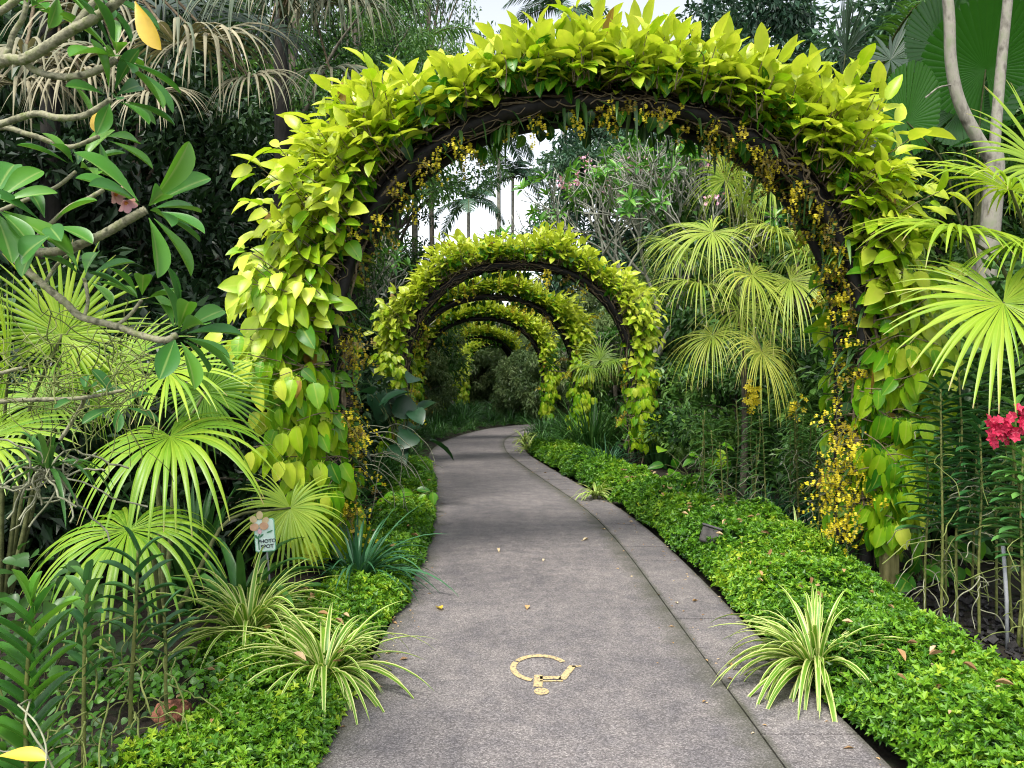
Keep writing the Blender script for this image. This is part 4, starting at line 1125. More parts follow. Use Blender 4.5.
# red flower spray
rng = np.random.default_rng(331); base = np.array([2.98, 4.55, 0])
t = thing("red_orchid", "orchid cane carrying a cluster of crimson red flowers at the picture edge", "orchid", tuple(base))
mb = MB(); tube(mb, smooth_path([base, base + [.05, 0, .7], at(1016, 470, 4.55), at(1010, 426, 4.5)], 6), np.linspace(.012, .005, 19), 6); part("cane", mb, M['cane'], t, origin=base)
mb = MB()
for i in range(60):
    k = rng.normal(size=2); c = at(1010 + 13 * k[0], 426 + 8 * k[1] - 6 * math.sin(k[0]), 4.5) + [0, rng.normal(0, .04), 0]
    f = nrm(rng.normal(size=3) * .6 + [0, -1, .2]); e1 = nrm(np.cross(f, UP)); e2 = np.cross(f, e1); aa = np.arange(5) * 2 * np.pi / 5 + rng.uniform(0, 1)
    leaves(mb, T_PETAL, np.repeat(c[None], 5, 0), np.cos(aa)[:, None] * e1 + np.sin(aa)[:, None] * e2 + f * .2, np.repeat(f[None], 5, 0), .032, .024, np.clip(rng.normal(.6, .2), 0, 1))
part("flowers", mb, M['red'], t, smooth=False, origin=base)
mb = MB(); n = 40; z = rng.uniform(.5, 1.1, n); a = rng.uniform(0, 6.28, n); H = np.stack([np.cos(a), np.sin(a), 0 * a], -1)
straps(mb, base + UP * z[:, None] + [.05, 0, 0], H + UP * .5, np.cross(H, UP), rng.uniform(.12, .2, n), rng.uniform(.035, .05, n), .8, 6, blunt, .25, rng.uniform(.5, 1, n)); part("leaves", mb, M['vanda'], t, origin=base)
# orchid bed beyond the nearest arch, under the pale palm
k = 0
BEDL = "slender green cane orchid in the crowded bed below the pale fan palm"
for i in range(24):
    x, y = rngs.uniform(1.95, 3.6), rngs.uniform(7.5, 9.0)
    fl = None
    cane_orchid("cane_orchid", BEDL, (x, y, .0), rngs.uniform(.95, 1.45), (rngs.uniform(-.06, .06), rngs.uniform(-.06, .06)), 3410 + i, (.15, .24), (.022, .03), .2, .036, rngs.uniform(-.6, .6), 5, group="slender cane orchids below the pale fan palm", up=.55, droop=1.3, prof=taper, tone=(.45, 1.0), rl=.45, mat='strap')
cane_orchid("cane_orchid", "cane orchid with the fuller upright yellow flower spike below the pale palm", at(752, 505, 8.2) * [1, 1, 0], 1.32, (0, 0), 371, (.15, .24), (.022, .03), .25, .04, .2, 6, up=.55, droop=1.3, prof=taper, flower=('orchid_y', 34, .042, .32))
cane_orchid("cane_orchid", "cane orchid with a small loose yellow flower spike near the orchid draped leg", at(790, 505, 8.4) * [1, 1, 0], 1.22, (0, 0), 372, (.15, .24), (.022, .03), .25, .04, .2, 6, up=.55, droop=1.3, prof=taper, flower=('orchid_y', 18, .04, .28))
# strappy understorey of that bed
sp = [(rngs.uniform(2.0, 3.6), rngs.uniform(7.2, 9.0), rngs.uniform(.7, 1.1)) for i in range(16)]
scatter_tufts("bed_tuft", "loose greyish strap tuft at the foot of the slender cane orchids", "grass tuft", sp, (40, (.35, .8), (.016, .028), (.8, 2.2), (35, 88), .1, 7, (.2, .8)), M['bluestrap'], "strap tufts under the cane orchids", 95)

# pale leaved pothos plant on the ground beyond the hedge
def heart_plant(label, c, n, L, seed, tone, h, mat='vine', sx=.25, stalks=True):
    rng = np.random.default_rng(seed); c = np.array(c, float)
    t = thing("broad_leaf_plant", label, "plant", tuple(c))
    P = c + np.stack([np.clip(rng.normal(0, sx, n), -1.5 * sx, 1.5 * sx), np.clip(rng.normal(0, .15, n), -.25, .25), rng.uniform(.1, h, n)], -1)
    D = rng.normal(size=(n, 3)) * [1, .7, .3] + [0, -.3, -.35]
    lm = MB(); leaves(lm, T_HEART, P, D, UP + rng.normal(0, .4, (n, 3)) + [0, -.6, 0], rng.uniform(*L, n), rng.uniform(L[0], L[1], n) * .62, np.clip(rng.normal(tone, .1, n), 0, 1)); part("leaves", lm, M[mat], t, origin=c)
    sm = MB()
    for p in (P if stalks else P[:6]): tube(sm, smooth_path([c + rng.normal(0, .04, 3) * [1, 1, 0], (c + p) / 2 + [0, 0, .08], p], 3), .004, 4, cap=False)
    part("stems", sm, M['twig'], t, origin=c)
heart_plant("pale green heart leaved plant rising from the clipped carpet before the cane orchids", at(695, 489, 9.2), 26, (.16, .26), 401, .42, .55)
heart_plant("dark blue green large leaved plant beside the second arch's leafy leg", at(402, 452, 9.6), 20, (.3, .5), 402, .05, .95, 'bluestrap', .3)
heart_plant("small green leafy plant by the path edge below the dark large leaved one", at(398, 470, 9.0) * [1, 1, 0], 24, (.12, .22), 403, .35, .4, 'vine', .25)
heart_plant("dark leafy plant in the shade at the foot of the lowest lime frond", (-2.5, 4.15, 0), 90, (.08, .14), 404, .3, .55, 'tree_mid', .33, False)
heart_plant("dark broad leaved plant under the mounted orchid", (-2.6, 3.6, 0), 150, (.07, .14), 405, .3, .8, 'tree_mid', .4, False)
heart_plant("low dark ferny leaves on the bare soil behind the slender cane", (-1.75, 3.75, 0), 420, (.03, .06), 408, .25, .22, 'cover', .3, False)
heart_plant("low dark leaves between the corner cane orchids", (-1.95, 3.0, 0), 420, (.03, .06), 409, .2, .24, 'cover', .3, False)
heart_plant("green leaved creeper low behind the wooden post", (3.2, 6.05, 0), 22, (.16, .24), 406, .35, .6, 'vine', .2)
heart_plant("dark leaved shrub filling the corner behind the herringbone orchids", (3.9, 6.6, 0), 240, (.16, .3), 407, .3, 1.9, 'tree_mid', .6, False)

# ------------------------------------------------------------------ trees
def crown_mesh(rng, H, Rr, zb, nclump, nleaf, L, wr, down, flat=.7, shape=1.0, hollow=.35):
    mb = MB()
    dirs = runit(rng, nclump); rad = rng.uniform(hollow, 1, nclump) ** .6
    C = dirs * rad[:, None]
    zc = (H + zb) / 2; hz = (H - zb) / 2
    zt = C[:, 2]
    wid = Rr * (1 - .25 * np.clip(zt, -1, 1)) ** shape
    C = np.stack([C[:, 0] * wid, C[:, 1] * wid, zc + zt * hz], -1)
    cr = Rr * rng.uniform(.16, .34, nclump)
    ci = rng.choice(nclump, nleaf, p=cr ** 2 / np.sum(cr ** 2))
    u = runit(rng, nleaf) * (rng.random(nleaf) ** .45)[:, None]
    P = C[ci] + u * cr[ci][:, None] * [1, 1, flat]
    P[:, 2] = np.maximum(P[:, 2], .03)
    D = u * .8 + rng.normal(0, .55, (nleaf, 3)) - UP * down
    N = u * .5 + UP * .8 + rng.normal(0, .45, (nleaf, 3))
    l = rng.uniform(.7, 1.3, nleaf) * L
    ct = rng.normal(.45, .2, nclump)
    tone = np.clip(ct[ci] + rng.normal(0, .14, nleaf), 0, 1)
    leaves(mb, T_SMALL, P, D, N, l, l * wr, tone)
    return mb, C
def make_tree(name, label, group, H, Rr, zb, nclump, nleaf, L, wr, down, mat, seed, tr=.14, bark='bark', flat=.7, shape=1.0, hollow=.35):
    rng = np.random.default_rng(seed)
    t = thing(name, label, "tree", (0, 0, 0), group)
    cm, C = crown_mesh(rng, H, Rr, zb, nclump, nleaf, L, wr, down, flat, shape, hollow)
    part("crown", cm, M[mat], t, smooth=False)
    tm = MB(); sp_ = smooth_path([(0, 0, -.2), (rng.normal(0, .1), rng.normal(0, .1), H * .3), (rng.normal(0, .2), rng.normal(0, .2), H * .6), (rng.normal(0, .2), 0, H * .88)], 6)
    tube(tm, sp_, np.linspace(tr, tr * .25, len(sp_)), 9)
    for c in C[:: max(1, len(C) // 22)]:
        i = int(np.clip(np.searchsorted(sp_[:, 2], c[2] * .72), 1, len(sp_) - 2)); b = sp_[i]
        tube(tm, smooth_path([b, b * .5 + c * .5 + [0, 0, .12 * Rr], c], 4), np.linspace(tr * .35, .015, 9), 5, cap=False)
    part("trunk", tm, M[bark], t)
    return t
def forest(proto, spots, rng):
    for i, (x, y, s_, *r) in enumerate(spots):
        lb = r[0] if r else None
        sc = (s_, s_, s_ * rng.uniform(.92, 1.1))
        if i == 0:
            proto.location = (x, y, 0); proto.scale = sc; proto.rotation_euler = (0, 0, rng.uniform(0, 6))
            if lb: proto["label"] = lb
        else:
            dup(proto, (x, y, 0), rng.uniform(0, 6), sc, lb)
rngf = np.random.default_rng(500)
# dark wood behind the left bed
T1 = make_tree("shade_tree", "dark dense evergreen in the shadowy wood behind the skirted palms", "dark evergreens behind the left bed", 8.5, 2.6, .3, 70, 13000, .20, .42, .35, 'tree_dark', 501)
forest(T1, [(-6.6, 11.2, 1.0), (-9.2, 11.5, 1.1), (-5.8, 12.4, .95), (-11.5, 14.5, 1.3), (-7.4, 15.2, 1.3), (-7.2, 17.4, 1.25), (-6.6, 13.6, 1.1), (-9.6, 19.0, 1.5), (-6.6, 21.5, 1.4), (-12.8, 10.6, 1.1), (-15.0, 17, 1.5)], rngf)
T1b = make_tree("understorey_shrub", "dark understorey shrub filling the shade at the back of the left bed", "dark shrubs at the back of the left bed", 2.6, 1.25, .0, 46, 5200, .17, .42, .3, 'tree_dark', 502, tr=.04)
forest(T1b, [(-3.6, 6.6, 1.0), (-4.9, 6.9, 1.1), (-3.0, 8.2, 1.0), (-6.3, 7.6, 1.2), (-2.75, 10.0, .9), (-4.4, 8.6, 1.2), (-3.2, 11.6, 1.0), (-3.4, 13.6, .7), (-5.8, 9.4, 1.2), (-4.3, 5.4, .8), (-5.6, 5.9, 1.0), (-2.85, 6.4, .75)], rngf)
# middle greens left of the sky gap
T2 = make_tree("bushy_tree", "mid green bushy tree left of the gap of sky", "mid green trees left of the sky gap", 7.0, 2.2, .2, 60, 11000, .16, .36, .3, 'tree_mid', 503)
forest(T2, [(-5.4, 19.5, .95), (-6.6, 24.0, 1.3), (-5.4, 31.5, 1.45), (-8.0, 28, 1.6), (-10.2, 36, 1.9), (-7.0, 42, 1.45)], rngf)
T2h = make_tree("high_crowned_tree", "high crowned green tree behind the left half of the arch crown", "high crowned trees behind the left shoulder", 12.5, 2.9, 5.6, 60, 12000, .17, .38, .35, 'tree_mid', 510, tr=.17)
forest(T2h, [(-4.2, 15.5, .85, "high crowned green tree right behind the left shoulder of the nearest arch"), (-4.4, 22.5, 1.05, "high crowned green tree farther back above the second arch's left shoulder"), (-4.3, 29.0, 1.25, "high crowned green tree deep in the wood left of the slim palms")], rngf)
dup(T2h, (-3.7, 36.0, 0), 1.0, (1.0, 1.0, 2.0), "very tall green tree whose crown fills the sky over the left half of the arch")
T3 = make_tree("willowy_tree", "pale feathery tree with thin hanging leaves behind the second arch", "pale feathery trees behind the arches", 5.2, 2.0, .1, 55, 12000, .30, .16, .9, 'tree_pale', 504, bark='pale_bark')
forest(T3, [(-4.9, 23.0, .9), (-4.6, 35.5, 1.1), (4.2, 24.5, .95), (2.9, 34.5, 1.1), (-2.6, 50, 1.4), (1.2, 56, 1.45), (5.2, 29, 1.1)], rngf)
# big blue green tree beside the gap
T4 = make_tree("tall_tree", "tall blue green dense tree at the right edge of the sky gap", None, 15.5, 3.3, 3.2, 90, 20000, .30, .40, .45, 'blue_tree', 505, tr=.28, shape=.6)
forest(T4, [(4.4, 36.0, 1.0)], rngf)
dup(T4, (9.5, 30.0, 0), 1.2, 1.05, "tall dark tree above the bare branched shrub")
dup(T4, (7.2, 24.0, 0), 2.6, .92, "tall dark tree behind the pale palm, its foliage over the arch crown")
dup(T4, (10.2, 18.5, 0), 4.1, .85, "tall dark tree rising behind the right shoulder of the nearest arch")
T5 = make_tree("bushy_tree", "mid green leafy tree in the wood beyond the right bed", "leafy trees beyond the right bed", 8.5, 2.8, .2, 70, 13000, .22, .42, .35, 'tree_mid', 506)
forest(T5, [(5.6, 14.5, .8), (8.4, 14.2, 1.0), (6.4, 19.5, 1.05), (11.2, 15.5, 1.2), (9.8, 11.6, .95), (13.8, 12.8, 1.2), (5.6, 26.5, .9), (12.6, 21, 1.5), (7.0, 11.6, .62)], rngf)
T6 = make_tree("understorey_shrub", "dark green shrub filling the shade below the pale palm and the round leaves", "shrubs at the back of the right bed", 2.6, 1.2, .0, 46, 5200, .16, .42, .3, 'tree_mid', 507, tr=.04)
forest(T6, [(4.3, 9.3, .9), (4.5, 12.0, 1.05), (3.6, 13.6, .9), (5.6, 8.8, 1.0), (5.0, 7.3, 1.1), (3.4, 17.6, .95), (2.9, 20.5, .9), (6.6, 7.6, 1.2), (3.4, 22.5, .9), (3.4, 11.6, .75)], rngf)
# dense screen that closes the tunnel; its pale leaf colour stands in for light
T7 = make_tree("tunnel_shrub", "lightened green shrub closing the end of the tunnel of arches", "shrubs closing the end of the tunnel", 4.2, 1.7, .0, 56, 9000, .26, .3, .5, 'tree_pale', 508, tr=.05)
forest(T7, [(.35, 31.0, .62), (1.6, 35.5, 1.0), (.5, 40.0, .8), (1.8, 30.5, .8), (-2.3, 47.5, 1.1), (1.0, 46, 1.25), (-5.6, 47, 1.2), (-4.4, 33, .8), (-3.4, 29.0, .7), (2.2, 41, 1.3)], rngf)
# far wood closing the horizon
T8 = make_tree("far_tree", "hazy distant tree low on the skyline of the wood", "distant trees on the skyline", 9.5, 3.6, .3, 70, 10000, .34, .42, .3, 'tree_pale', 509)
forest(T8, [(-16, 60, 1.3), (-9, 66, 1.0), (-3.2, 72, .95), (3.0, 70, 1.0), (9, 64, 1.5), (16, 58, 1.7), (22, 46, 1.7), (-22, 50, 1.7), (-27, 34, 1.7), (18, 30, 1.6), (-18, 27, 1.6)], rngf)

# palms with feather leaves
def feather_frond(rng, mb, ms, base, d, L, nleaf, ll, droop, w=.03, tone=(.3, .7), hang=.8):
    pts = [np.array(base, float)]; dd = nrm(d)
    for i in range(10):
        dd = nrm(dd - UP * droop / 10); pts.append(pts[-1] + dd * L / 10)
    pts = np.array(pts); tube(ms, pts, np.linspace(.03, .008, 11) * (L / 2.4), 5)
    tan = nrm(np.gradient(pts, axis=0)); f = np.linspace(.14, 1, nleaf) * 10
    P = np.stack([np.interp(f, np.arange(11), pts[:, k]) for k in range(3)], -1); T = np.stack([np.interp(f, np.arange(11), tan[:, k]) for k in range(3)], -1)
    side = nrm(np.cross(T, UP))
    for sg in (-1, 1):
        D = side * sg + T * .55 + UP * .15 + rng.normal(0, .08, (nleaf, 3))
        lf = ll * np.sin(np.clip(f / 10, .1, .97) * np.pi) ** .5 * rng.uniform(.85, 1.1, nleaf)
        straps(mb, P, D, T, lf, w, hang * rng.uniform(.7, 1.3, nleaf), 5, taper, .2, rng.uniform(*tone, nleaf))
def feather_palm(label, base, h, n, L, seed, mat, group=None, tr=.09, ll=.55, w=.04, lean=(0, 0)):
    rng = np.random.default_rng(seed); base = np.array(base, float)
    t = thing("feather_palm", label, "palm", tuple(base), group)
    top = base + [lean[0], lean[1], h]
    tm = MB(); tube(tm, smooth_path([base - [0, 0, .2], base + [lean[0] * .3, lean[1] * .3, h * .5], top], 6), np.linspace(tr, tr * .7, 13), 9); part("trunk", tm, M['pale_bark'], t, origin=base)
    for i in range(n):
        a = i * 2.4 + rng.uniform(-.3, .3); e = rng.uniform(.1, 1.25)
        mb, ms = MB(), MB()
        feather_frond(rng, mb, ms, top, [math.cos(a) * math.cos(e), math.sin(a) * math.cos(e), math.sin(e)], L * rng.uniform(.85, 1.1), 34, ll, 1.9, w)
        f = part("frond", mb, mat, t, origin=base)
        o = bpy.data.objects.new("midrib", ms.mesh("midrib", M['twig'], base)); COL.objects.link(o); o.parent = f
    return t
feather_palm("tall slim palm with a pale straight trunk in the gap of sky", (-.85, 50, 0), 17.6, 11, 3.0, 521, M['blue_tree'], "slim palms in the sky gap", tr=.16, ll=.9, w=.09)
feather_palm("second slim palm close beside the tallest one in the sky gap", (.05, 52, 0), 15.2, 11, 3.0, 522, M['blue_tree'], "slim palms in the sky gap", tr=.14, ll=.9, w=.09)
feather_palm("shorter slim palm left of the pair in the sky gap", (-2.7, 48, 0), 12.6, 11, 2.8, 523, M['blue_tree'], "slim palms in the sky gap", tr=.14, ll=.85, w=.09)
feather_palm("tall palm whose hanging fronds show over the crown of the nearest arch", (2.6, 38, 0), 19.6, 13, 3.4, 524, M['blue_tree'], "palms over the arch crown", tr=.16, ll=.9, w=.08)
feather_palm("tall palm with drooping fronds above the left half of the arch crown", (-3.9, 31, 0), 14.6, 13, 3.2, 525, M['tree_mid'], "palms over the arch crown", tr=.15, ll=.85, w=.07)
feather_palm("leaning feather palm with bright fronds in the trees above the round leaves", (6.6, 13.6, 0), 6.4, 13, 2.6, 526, M['tree_mid'], None, tr=.13, ll=.6, w=.045, lean=(-.3, 0))

# fan leaved palm with dark shining leaves behind the right shoulder of the arch
rng = np.random.default_rng(531)
fr = [(at(845, 55, 11), (-.2, -.5, .5), (.2, -.6, .6), 1.0, .5, .7), (at(800, 85, 11), (-.6, -.3, -.2), (-.1, -.6, .8), 1.0, 1.3, .3), (at(855, 130, 10.8), (.2, -.4, -.5), (0, -.7, .7), .95, 1.2, .3), (at(890, 60, 11.4), (.6, -.2, .3), (0, -.6, .8), 1.0, .8, .5)]
fan_plant("fan_palm", "dark fan palm with pale backed blades behind the right shoulder of the arch", (4.8, 11.6, 0), fr, M['darkfan'], M['twig'], "fan palm", trunk=(0, 0, 3.6, .1), seed=532, nseg=44, span=150, fused=.5, steps=9)
# round leaved palm
fr = [(at(906, 122, 9.0), (-.25, -.35, .9), (.25, -.85, .3), .66, .15, .75), (at(985, 70, 9.2), (-.2, -.3, .9), (-.35, -.85, .3), .82, .15, .5), (at(1020, 35, 9.6), (.1, -.2, .95), (-.3, -.9, .2), .9, .15, .5),
      (at(960, 110, 9.6), (.4, -.3, .5), (-.2, -.8, .5), .7, .2, .3), (at(1000, 130, 8.8), (.3, -.6, .1), (-.1, -.5, .85), .8, .4, .25), (at(945, 50, 10), (-.3, -.1, .9), (0, -.9, .3), .7, .1, .35)]
fan_plant("round_leaf_palm", "palm with big round pleated dark green leaves beside the forked trunk", (5.6, 9.4, 0), fr, M['round'], M['twig'], "palm", trunk=(0, 0, 3.0, .08), seed=533, nseg=52, span=172, fused=.96, steps=12, taper_tip=.75, cup=.1, wild=.12, pleat=.12)
# forked pale trunk
t = thing("forked_tree", "pale slim tree forking into two bare trunks over the lime fan palm", "tree", (4.35, 7.4, 0))
base = np.array([4.35, 7.4, 0]); mb = MB()
fk = at(993, 150, 7.4)
tube(mb, smooth_path([base - [0, 0, .1], base + [.1, 0, 1.6], fk - [0, 0, .4], fk], 5), np.linspace(.10, .085, 16), 10)
tube(mb, smooth_path([fk - [0, 0, .12], at(975, 135, 7.4), at(958, 100, 7.4), at(950, 60, 7.4), at(948, 10, 7.4), at(938, -90, 7.5), at(930, -220, 7.6)], 5), np.linspace(.062, .045, 31), 10)
tube(mb, smooth_path([fk - [0, 0, .12], at(996, 120, 7.45), at(1001, 60, 7.5), at(1007, 0, 7.5), at(1016, -100, 7.6), at(1020, -220, 7.6)], 5), np.linspace(.052, .04, 26), 10)
tube(mb, smooth_path([at(952, 85, 7.4), at(938, 88, 7.3), at(925, 98, 7.2)], 4), .008, 5)
part("trunk", mb, M['pale_bark'], t, origin=base)
rng = np.random.default_rng(534); cm = MB(); n = 5200
C = np.array([at(930, -220, 7.6), at(1020, -220, 7.6), at(980, -260, 8.4), at(900, -300, 8.2), at(1060, -190, 7.9)])[rng.integers(0, 5, n)]
P = C + runit(rng, n) * (rng.random(n) ** .5)[:, None] * [1.2, 1.2, .8]
leaves(cm, T_SMALL, P, rng.normal(size=(n, 3)) - UP * .4, UP + rng.normal(0, .5, (n, 3)), .16, .07, np.clip(rng.normal(.5, .2, n), 0, 1)); part("crown", cm, M['tree_mid'], t, smooth=False, origin=base)

# bare branched frangipani shrubs in the middle distance
def bare_frangipani(label, base, h, seed, depth_=6, lf=9, flowers=False, sc=1.0):
    rng = np.random.default_rng(seed); base = np.array(base, float)
    t = thing("frangipani_tree", label, "tree", tuple(base), "bare branched frangipanis")
    tm, lm, fm = MB(), MB(), MB()
    def grow(p, d, L, r, k):
        pts = wander(rng, p, d, L, 4, .09, -.05); tube(tm, pts, np.linspace(r, r * .78, 5), 6, cap=(k == 0))
        if k == 0:
            ax = nrm(pts[-1] - pts[-2]); n = lf; az = np.arange(n) * 2.4; ph = np.radians(rng.uniform(30, 95, n))
            e1 = nrm(np.cross(ax, [.3, .8, .2])); e2 = np.cross(ax, e1)
            D = ax * np.cos(ph)[:, None] + (np.cos(az)[:, None] * e1 + np.sin(az)[:, None] * e2) * np.sin(ph)[:, None]
            if rng.random() < .22: leaves(lm, T_HEART_LO, pts[-1] + D * .03, D, ax + UP * .4 + rng.normal(0, .2, (n, 3)), rng.uniform(.2, .34, n) * sc, rng.uniform(.08, .11, n) * sc, rng.uniform(.3, 1, n))
            if flowers and rng.random() < .035:
                n = 16; leaves(fm, T_PETAL, pts[-1] + rng.normal(0, .09, (n, 3)), rng.normal(size=(n, 3)), rng.normal(size=(n, 3)), .1, .08, rng.uniform(.6, 1, n))
            return
        m = 3 if rng.random() < .45 else 2; a0 = rng.uniform(0, 6.28); ax = nrm(pts[-1] - pts[-2])
        e1 = nrm(np.cross(ax, [.3, .8, .21])); e2 = np.cross(ax, e1)
        for j in range(m):
            a = a0 + j * 6.283 / m + rng.normal(0, .3); sp_ = rng.uniform(.45, .8)
            grow(pts[-1], ax + (math.cos(a) * e1 + math.sin(a) * e2) * sp_ + UP * .12, L * rng.uniform(.72, .92), r * .72, k - 1)
    tube(tm, smooth_path([base - [0, 0, .1], base + [.04, 0, h * .14], base + [0, 0, h * .28]], 4), np.linspace(.11, .09, 9) * sc, 8)
    for j in range(3): grow(base + [0, 0, h * .28], [.45 * math.cos(j * 2.1 + seed), .45 * math.sin(j * 2.1 + seed), 1], h * .19, .075 * sc, depth_ - 1)
    part("trunk", tm, M['grey_twig'], t, origin=base); part("leaves", lm, M['frangi'], t, origin=base)
    if flowers and fm.n: part("flowers", fm, M['pink'], t, smooth=False, origin=base)
    return t
bare_frangipani("tall grey bare branched frangipani with faded pink flowers beyond the second arch", (3.5, 19.0, 0), 7.0, 541, 7, flowers=True)
bare_frangipani("lower bare branched frangipani seen through the second arch's span", (2.55, 21.5, 0), 3.0, 542, 6, lf=7)
bare_frangipani("bare branched frangipani left of the second arch in the hazy shrubs", (-4.3, 20.5, 0), 5.4, 543, 6, lf=7)

# small pale fan palm beyond the second arch and cycad like fountain between the arches
fr = [(at(592, 368, 16.9), (-.8, -.3, .1), (0, -.2, 1), .95, 3.0, .25), (at(610, 362, 17.2), (.7, -.4, .1), (0, -.2, 1), .9, 3.0, .25), (at(600, 360, 17.8), (.1, .2, .8), (0, -.7, .6), .8, 1.8, .3), (at(640, 285, 17.5), (-.5, -.4, 0), (0, -.6, .8), 1.2, 1.3, .5), (at(672, 262, 17.5), (.4, -.4, .2), (0, -.6, .8), 1.2, 1.3, .55)]
fan_plant("fan_palm", "small pale fan palm between the second and third arch legs", (2.35, 17.6, 0), fr, M['fan_far'], M['twig'], "fan palm", trunk=(0, 0, 1.5, .07), seed=551, nseg=44, span=150, fused=.25, steps=8)

# ------------------------------------------------------------------ the photo sign
sb = at(271, 533, 5.1)
t = thing("photo_sign", "small pale green board reading PHOTO SPOT with painted orchid on a thin stake", "sign", (sb[0], 5.1, 0), rotz=R(8))
t.rotation_euler = (0, R(-4), R(8))
def rounded_plate(mb, cx, cz, w, h, r, y0, y1, n=5):
    pts = []
    for (sx, sz, a0) in ((1, 1, 0), (-1, 1, 90), (-1, -1, 180), (1, -1, 270)):
        for k in range(n + 1):
            a = R(a0 + 90 * k / n); pts.append((cx + sx * (w / 2 - r) + r * math.cos(a), cz + sz * (h / 2 - r) + r * math.sin(a)))
    m = len(pts); V = [(x, y0, z) for x, z in pts] + [(x, y1, z) for x, z in pts] + [(cx, y0, cz), (cx, y1, cz)]
    q = [(i, (i + 1) % m, m + (i + 1) % m, m + i) for i in range(m)]
    mb.add(V, q, [(2 * m, (i + 1) % m, i) for i in range(m)] + [(2 * m + 1, m + i, m + (i + 1) % m) for i in range(m)])
zc_ = sb[2]
mb = MB(); rounded_plate(mb, .0, zc_ - .012, .122, .205, .014, -.006, .006); part("board", mb, M['board'], t, smooth=False)
mb = MB(); rounded_plate(mb, .0, zc_ - .013, .132, .216, .017, -.003, .009); part("rim", mb, M['board_edge'], t, smooth=False)
def petal_plate(mb, cx, cz, w, h, ang, y0, y1):
    n = 18; c, s_ = math.cos(ang), math.sin(ang); V = []
    for y in (y0, y1):
        for k in range(n):
            a = 2 * math.pi * k / n; x, z = w / 2 * math.cos(a), h / 2 * math.sin(a); V.append((cx + c * x - s_ * z, y, cz + s_ * x + c * z))
    V += [(cx, y0, cz), (cx, y1, cz)]
    mb.add(V, [(i, (i + 1) % n, n + (i + 1) % n, n + i) for i in range(n)], [(2 * n, (i + 1) % n, i) for i in range(n)] + [(2 * n + 1, n + i, n + (i + 1) % n) for i in range(n)])
ox, oz = -.028, zc_ + .055
mb = MB()
petal_plate(mb, ox - .035, oz + .045, .05, .042, R(130), -.012, -.0065); petal_plate(mb, ox + .006, oz + .068, .042, .056, 0, -.012, -.0065); petal_plate(mb, ox + .04, oz + .03, .05, .04, R(45), -.012, -.0065)
part("back_petal", mb, M['sign_petal2'], t, smooth=False)
mb = MB()
petal_plate(mb, ox - .032, oz - .006, .058, .05, R(10), -.017, -.0125); petal_plate(mb, ox + .03, oz - .004, .058, .05, R(-10), -.017, -.0125)
part("petal", mb, M['sign_petal'], t, smooth=False)
mb = MB(); petal_plate(mb, ox + .0, oz - .038, .026, .032, 0, -.017, -.0125); part("lip", mb, M['sign_lip'], t, smooth=False)
mb = MB()
tube(mb, [(ox - .0, -.008, oz - .05), (ox - .012, -.008, oz - .075), (ox - .012, -.008, zc_ - .105)], .0035, 5)
petal_plate(mb, ox - .024, oz - .072, .034, .013, R(125), -.010, -.0065); petal_plate(mb, ox + .008, oz - .068, .036, .012, R(40), -.010, -.0065); petal_plate(mb, ox + .062, oz - .045, .042, .010, R(20), -.010, -.0065)
part("painted_stem", mb, M['sign_green'], t, smooth=False)
for word, zz, sz in (("PHOTO", zc_ - .052, .0335), ("SPOT", zc_ - .086, .0345)):
    cu = bpy.data.curves.new("lettering", 'FONT'); cu.body = word; cu.size = sz; cu.align_x = 'CENTER'; cu.align_y = 'CENTER'; cu.extrude = .0012; cu.offset = .0006
    tmp = bpy.data.objects.new("tmp", cu); COL.objects.link(tmp)
    dg = bpy.context.evaluated_depsgraph_get(); me = bpy.data.meshes.new_from_object(tmp.evaluated_get(dg))
    bpy.data.objects.remove(tmp); me.materials.clear(); me.materials.append(M['ink'])
    o = bpy.data.objects.new("lettering", me); COL.objects.link(o); o.parent = t
    o.location = (.012, -.0085, zz); o.rotation_euler = (R(90), 0, 0)
mb = MB(); tube(mb, [(.012, .016, -.15), (.006, .016, zc_ * .5), (.0, .016, zc_ + .05)], .007, 6); part("stake", mb, M['pipe_grey'], t)

# ------------------------------------------------------------------ small things on and by the path
def fallen(label, px, py, L, tone, seed, mat='dry_leaf', wr=.5):
    rng = np.random.default_rng(seed); p = gpos(px, py); p[2] = .024
    mb = MB(); a = rng.uniform(0, 6.28)
    Tm = grid_leaf([(0, .05), (.2, .6), (.5, 1), (.8, .6), (1, .03)], .5, -.12)
    leaves(mb, Tm, p[None], [(math.cos(a), math.sin(a), .03)], [(0, .15, 1)], L, L * wr, tone)
    d = np.array([math.cos(a), math.sin(a), 0]); tube(mb, [p, p - d * L * .3 + [0, 0, .004]], .0018, 4, tone=tone)
    single("fallen_leaf", mb, M[mat], label, "leaf", tuple(p), "fallen leaves on the path")
fallen("yellow brown fallen leaf near the planted side of the path before the sign", 437, 611, .085, .75, 601, 'old_leaf', .62)
fallen("pale curled fallen leaf on the path under the nearest arch", 499, 555, .10, .9, 602, wr=.3)
fallen("small whitish scrap of leaf beside the pale curled one", 543, 564, .05, 1.0, 603)
fallen("tan brown fallen leaf alone in the middle of the path", 527, 613, .065, .5, 604, wr=.6)
fallen("small pale leaf speck on the path nearest to the second arch", 583, 543, .08, .95, 605)
fallen("tiny bleached leaf lying on an edging slab", 676, 606, .04, 1.0, 606)
fallen("narrow dry leaf on an edging slab by the clipped carpet", 697, 604, .07, .3, 607, wr=.22)
fallen("small dry leaf at the path edge by the mossy bank", 419, 527, .09, .95, 608, wr=.4)

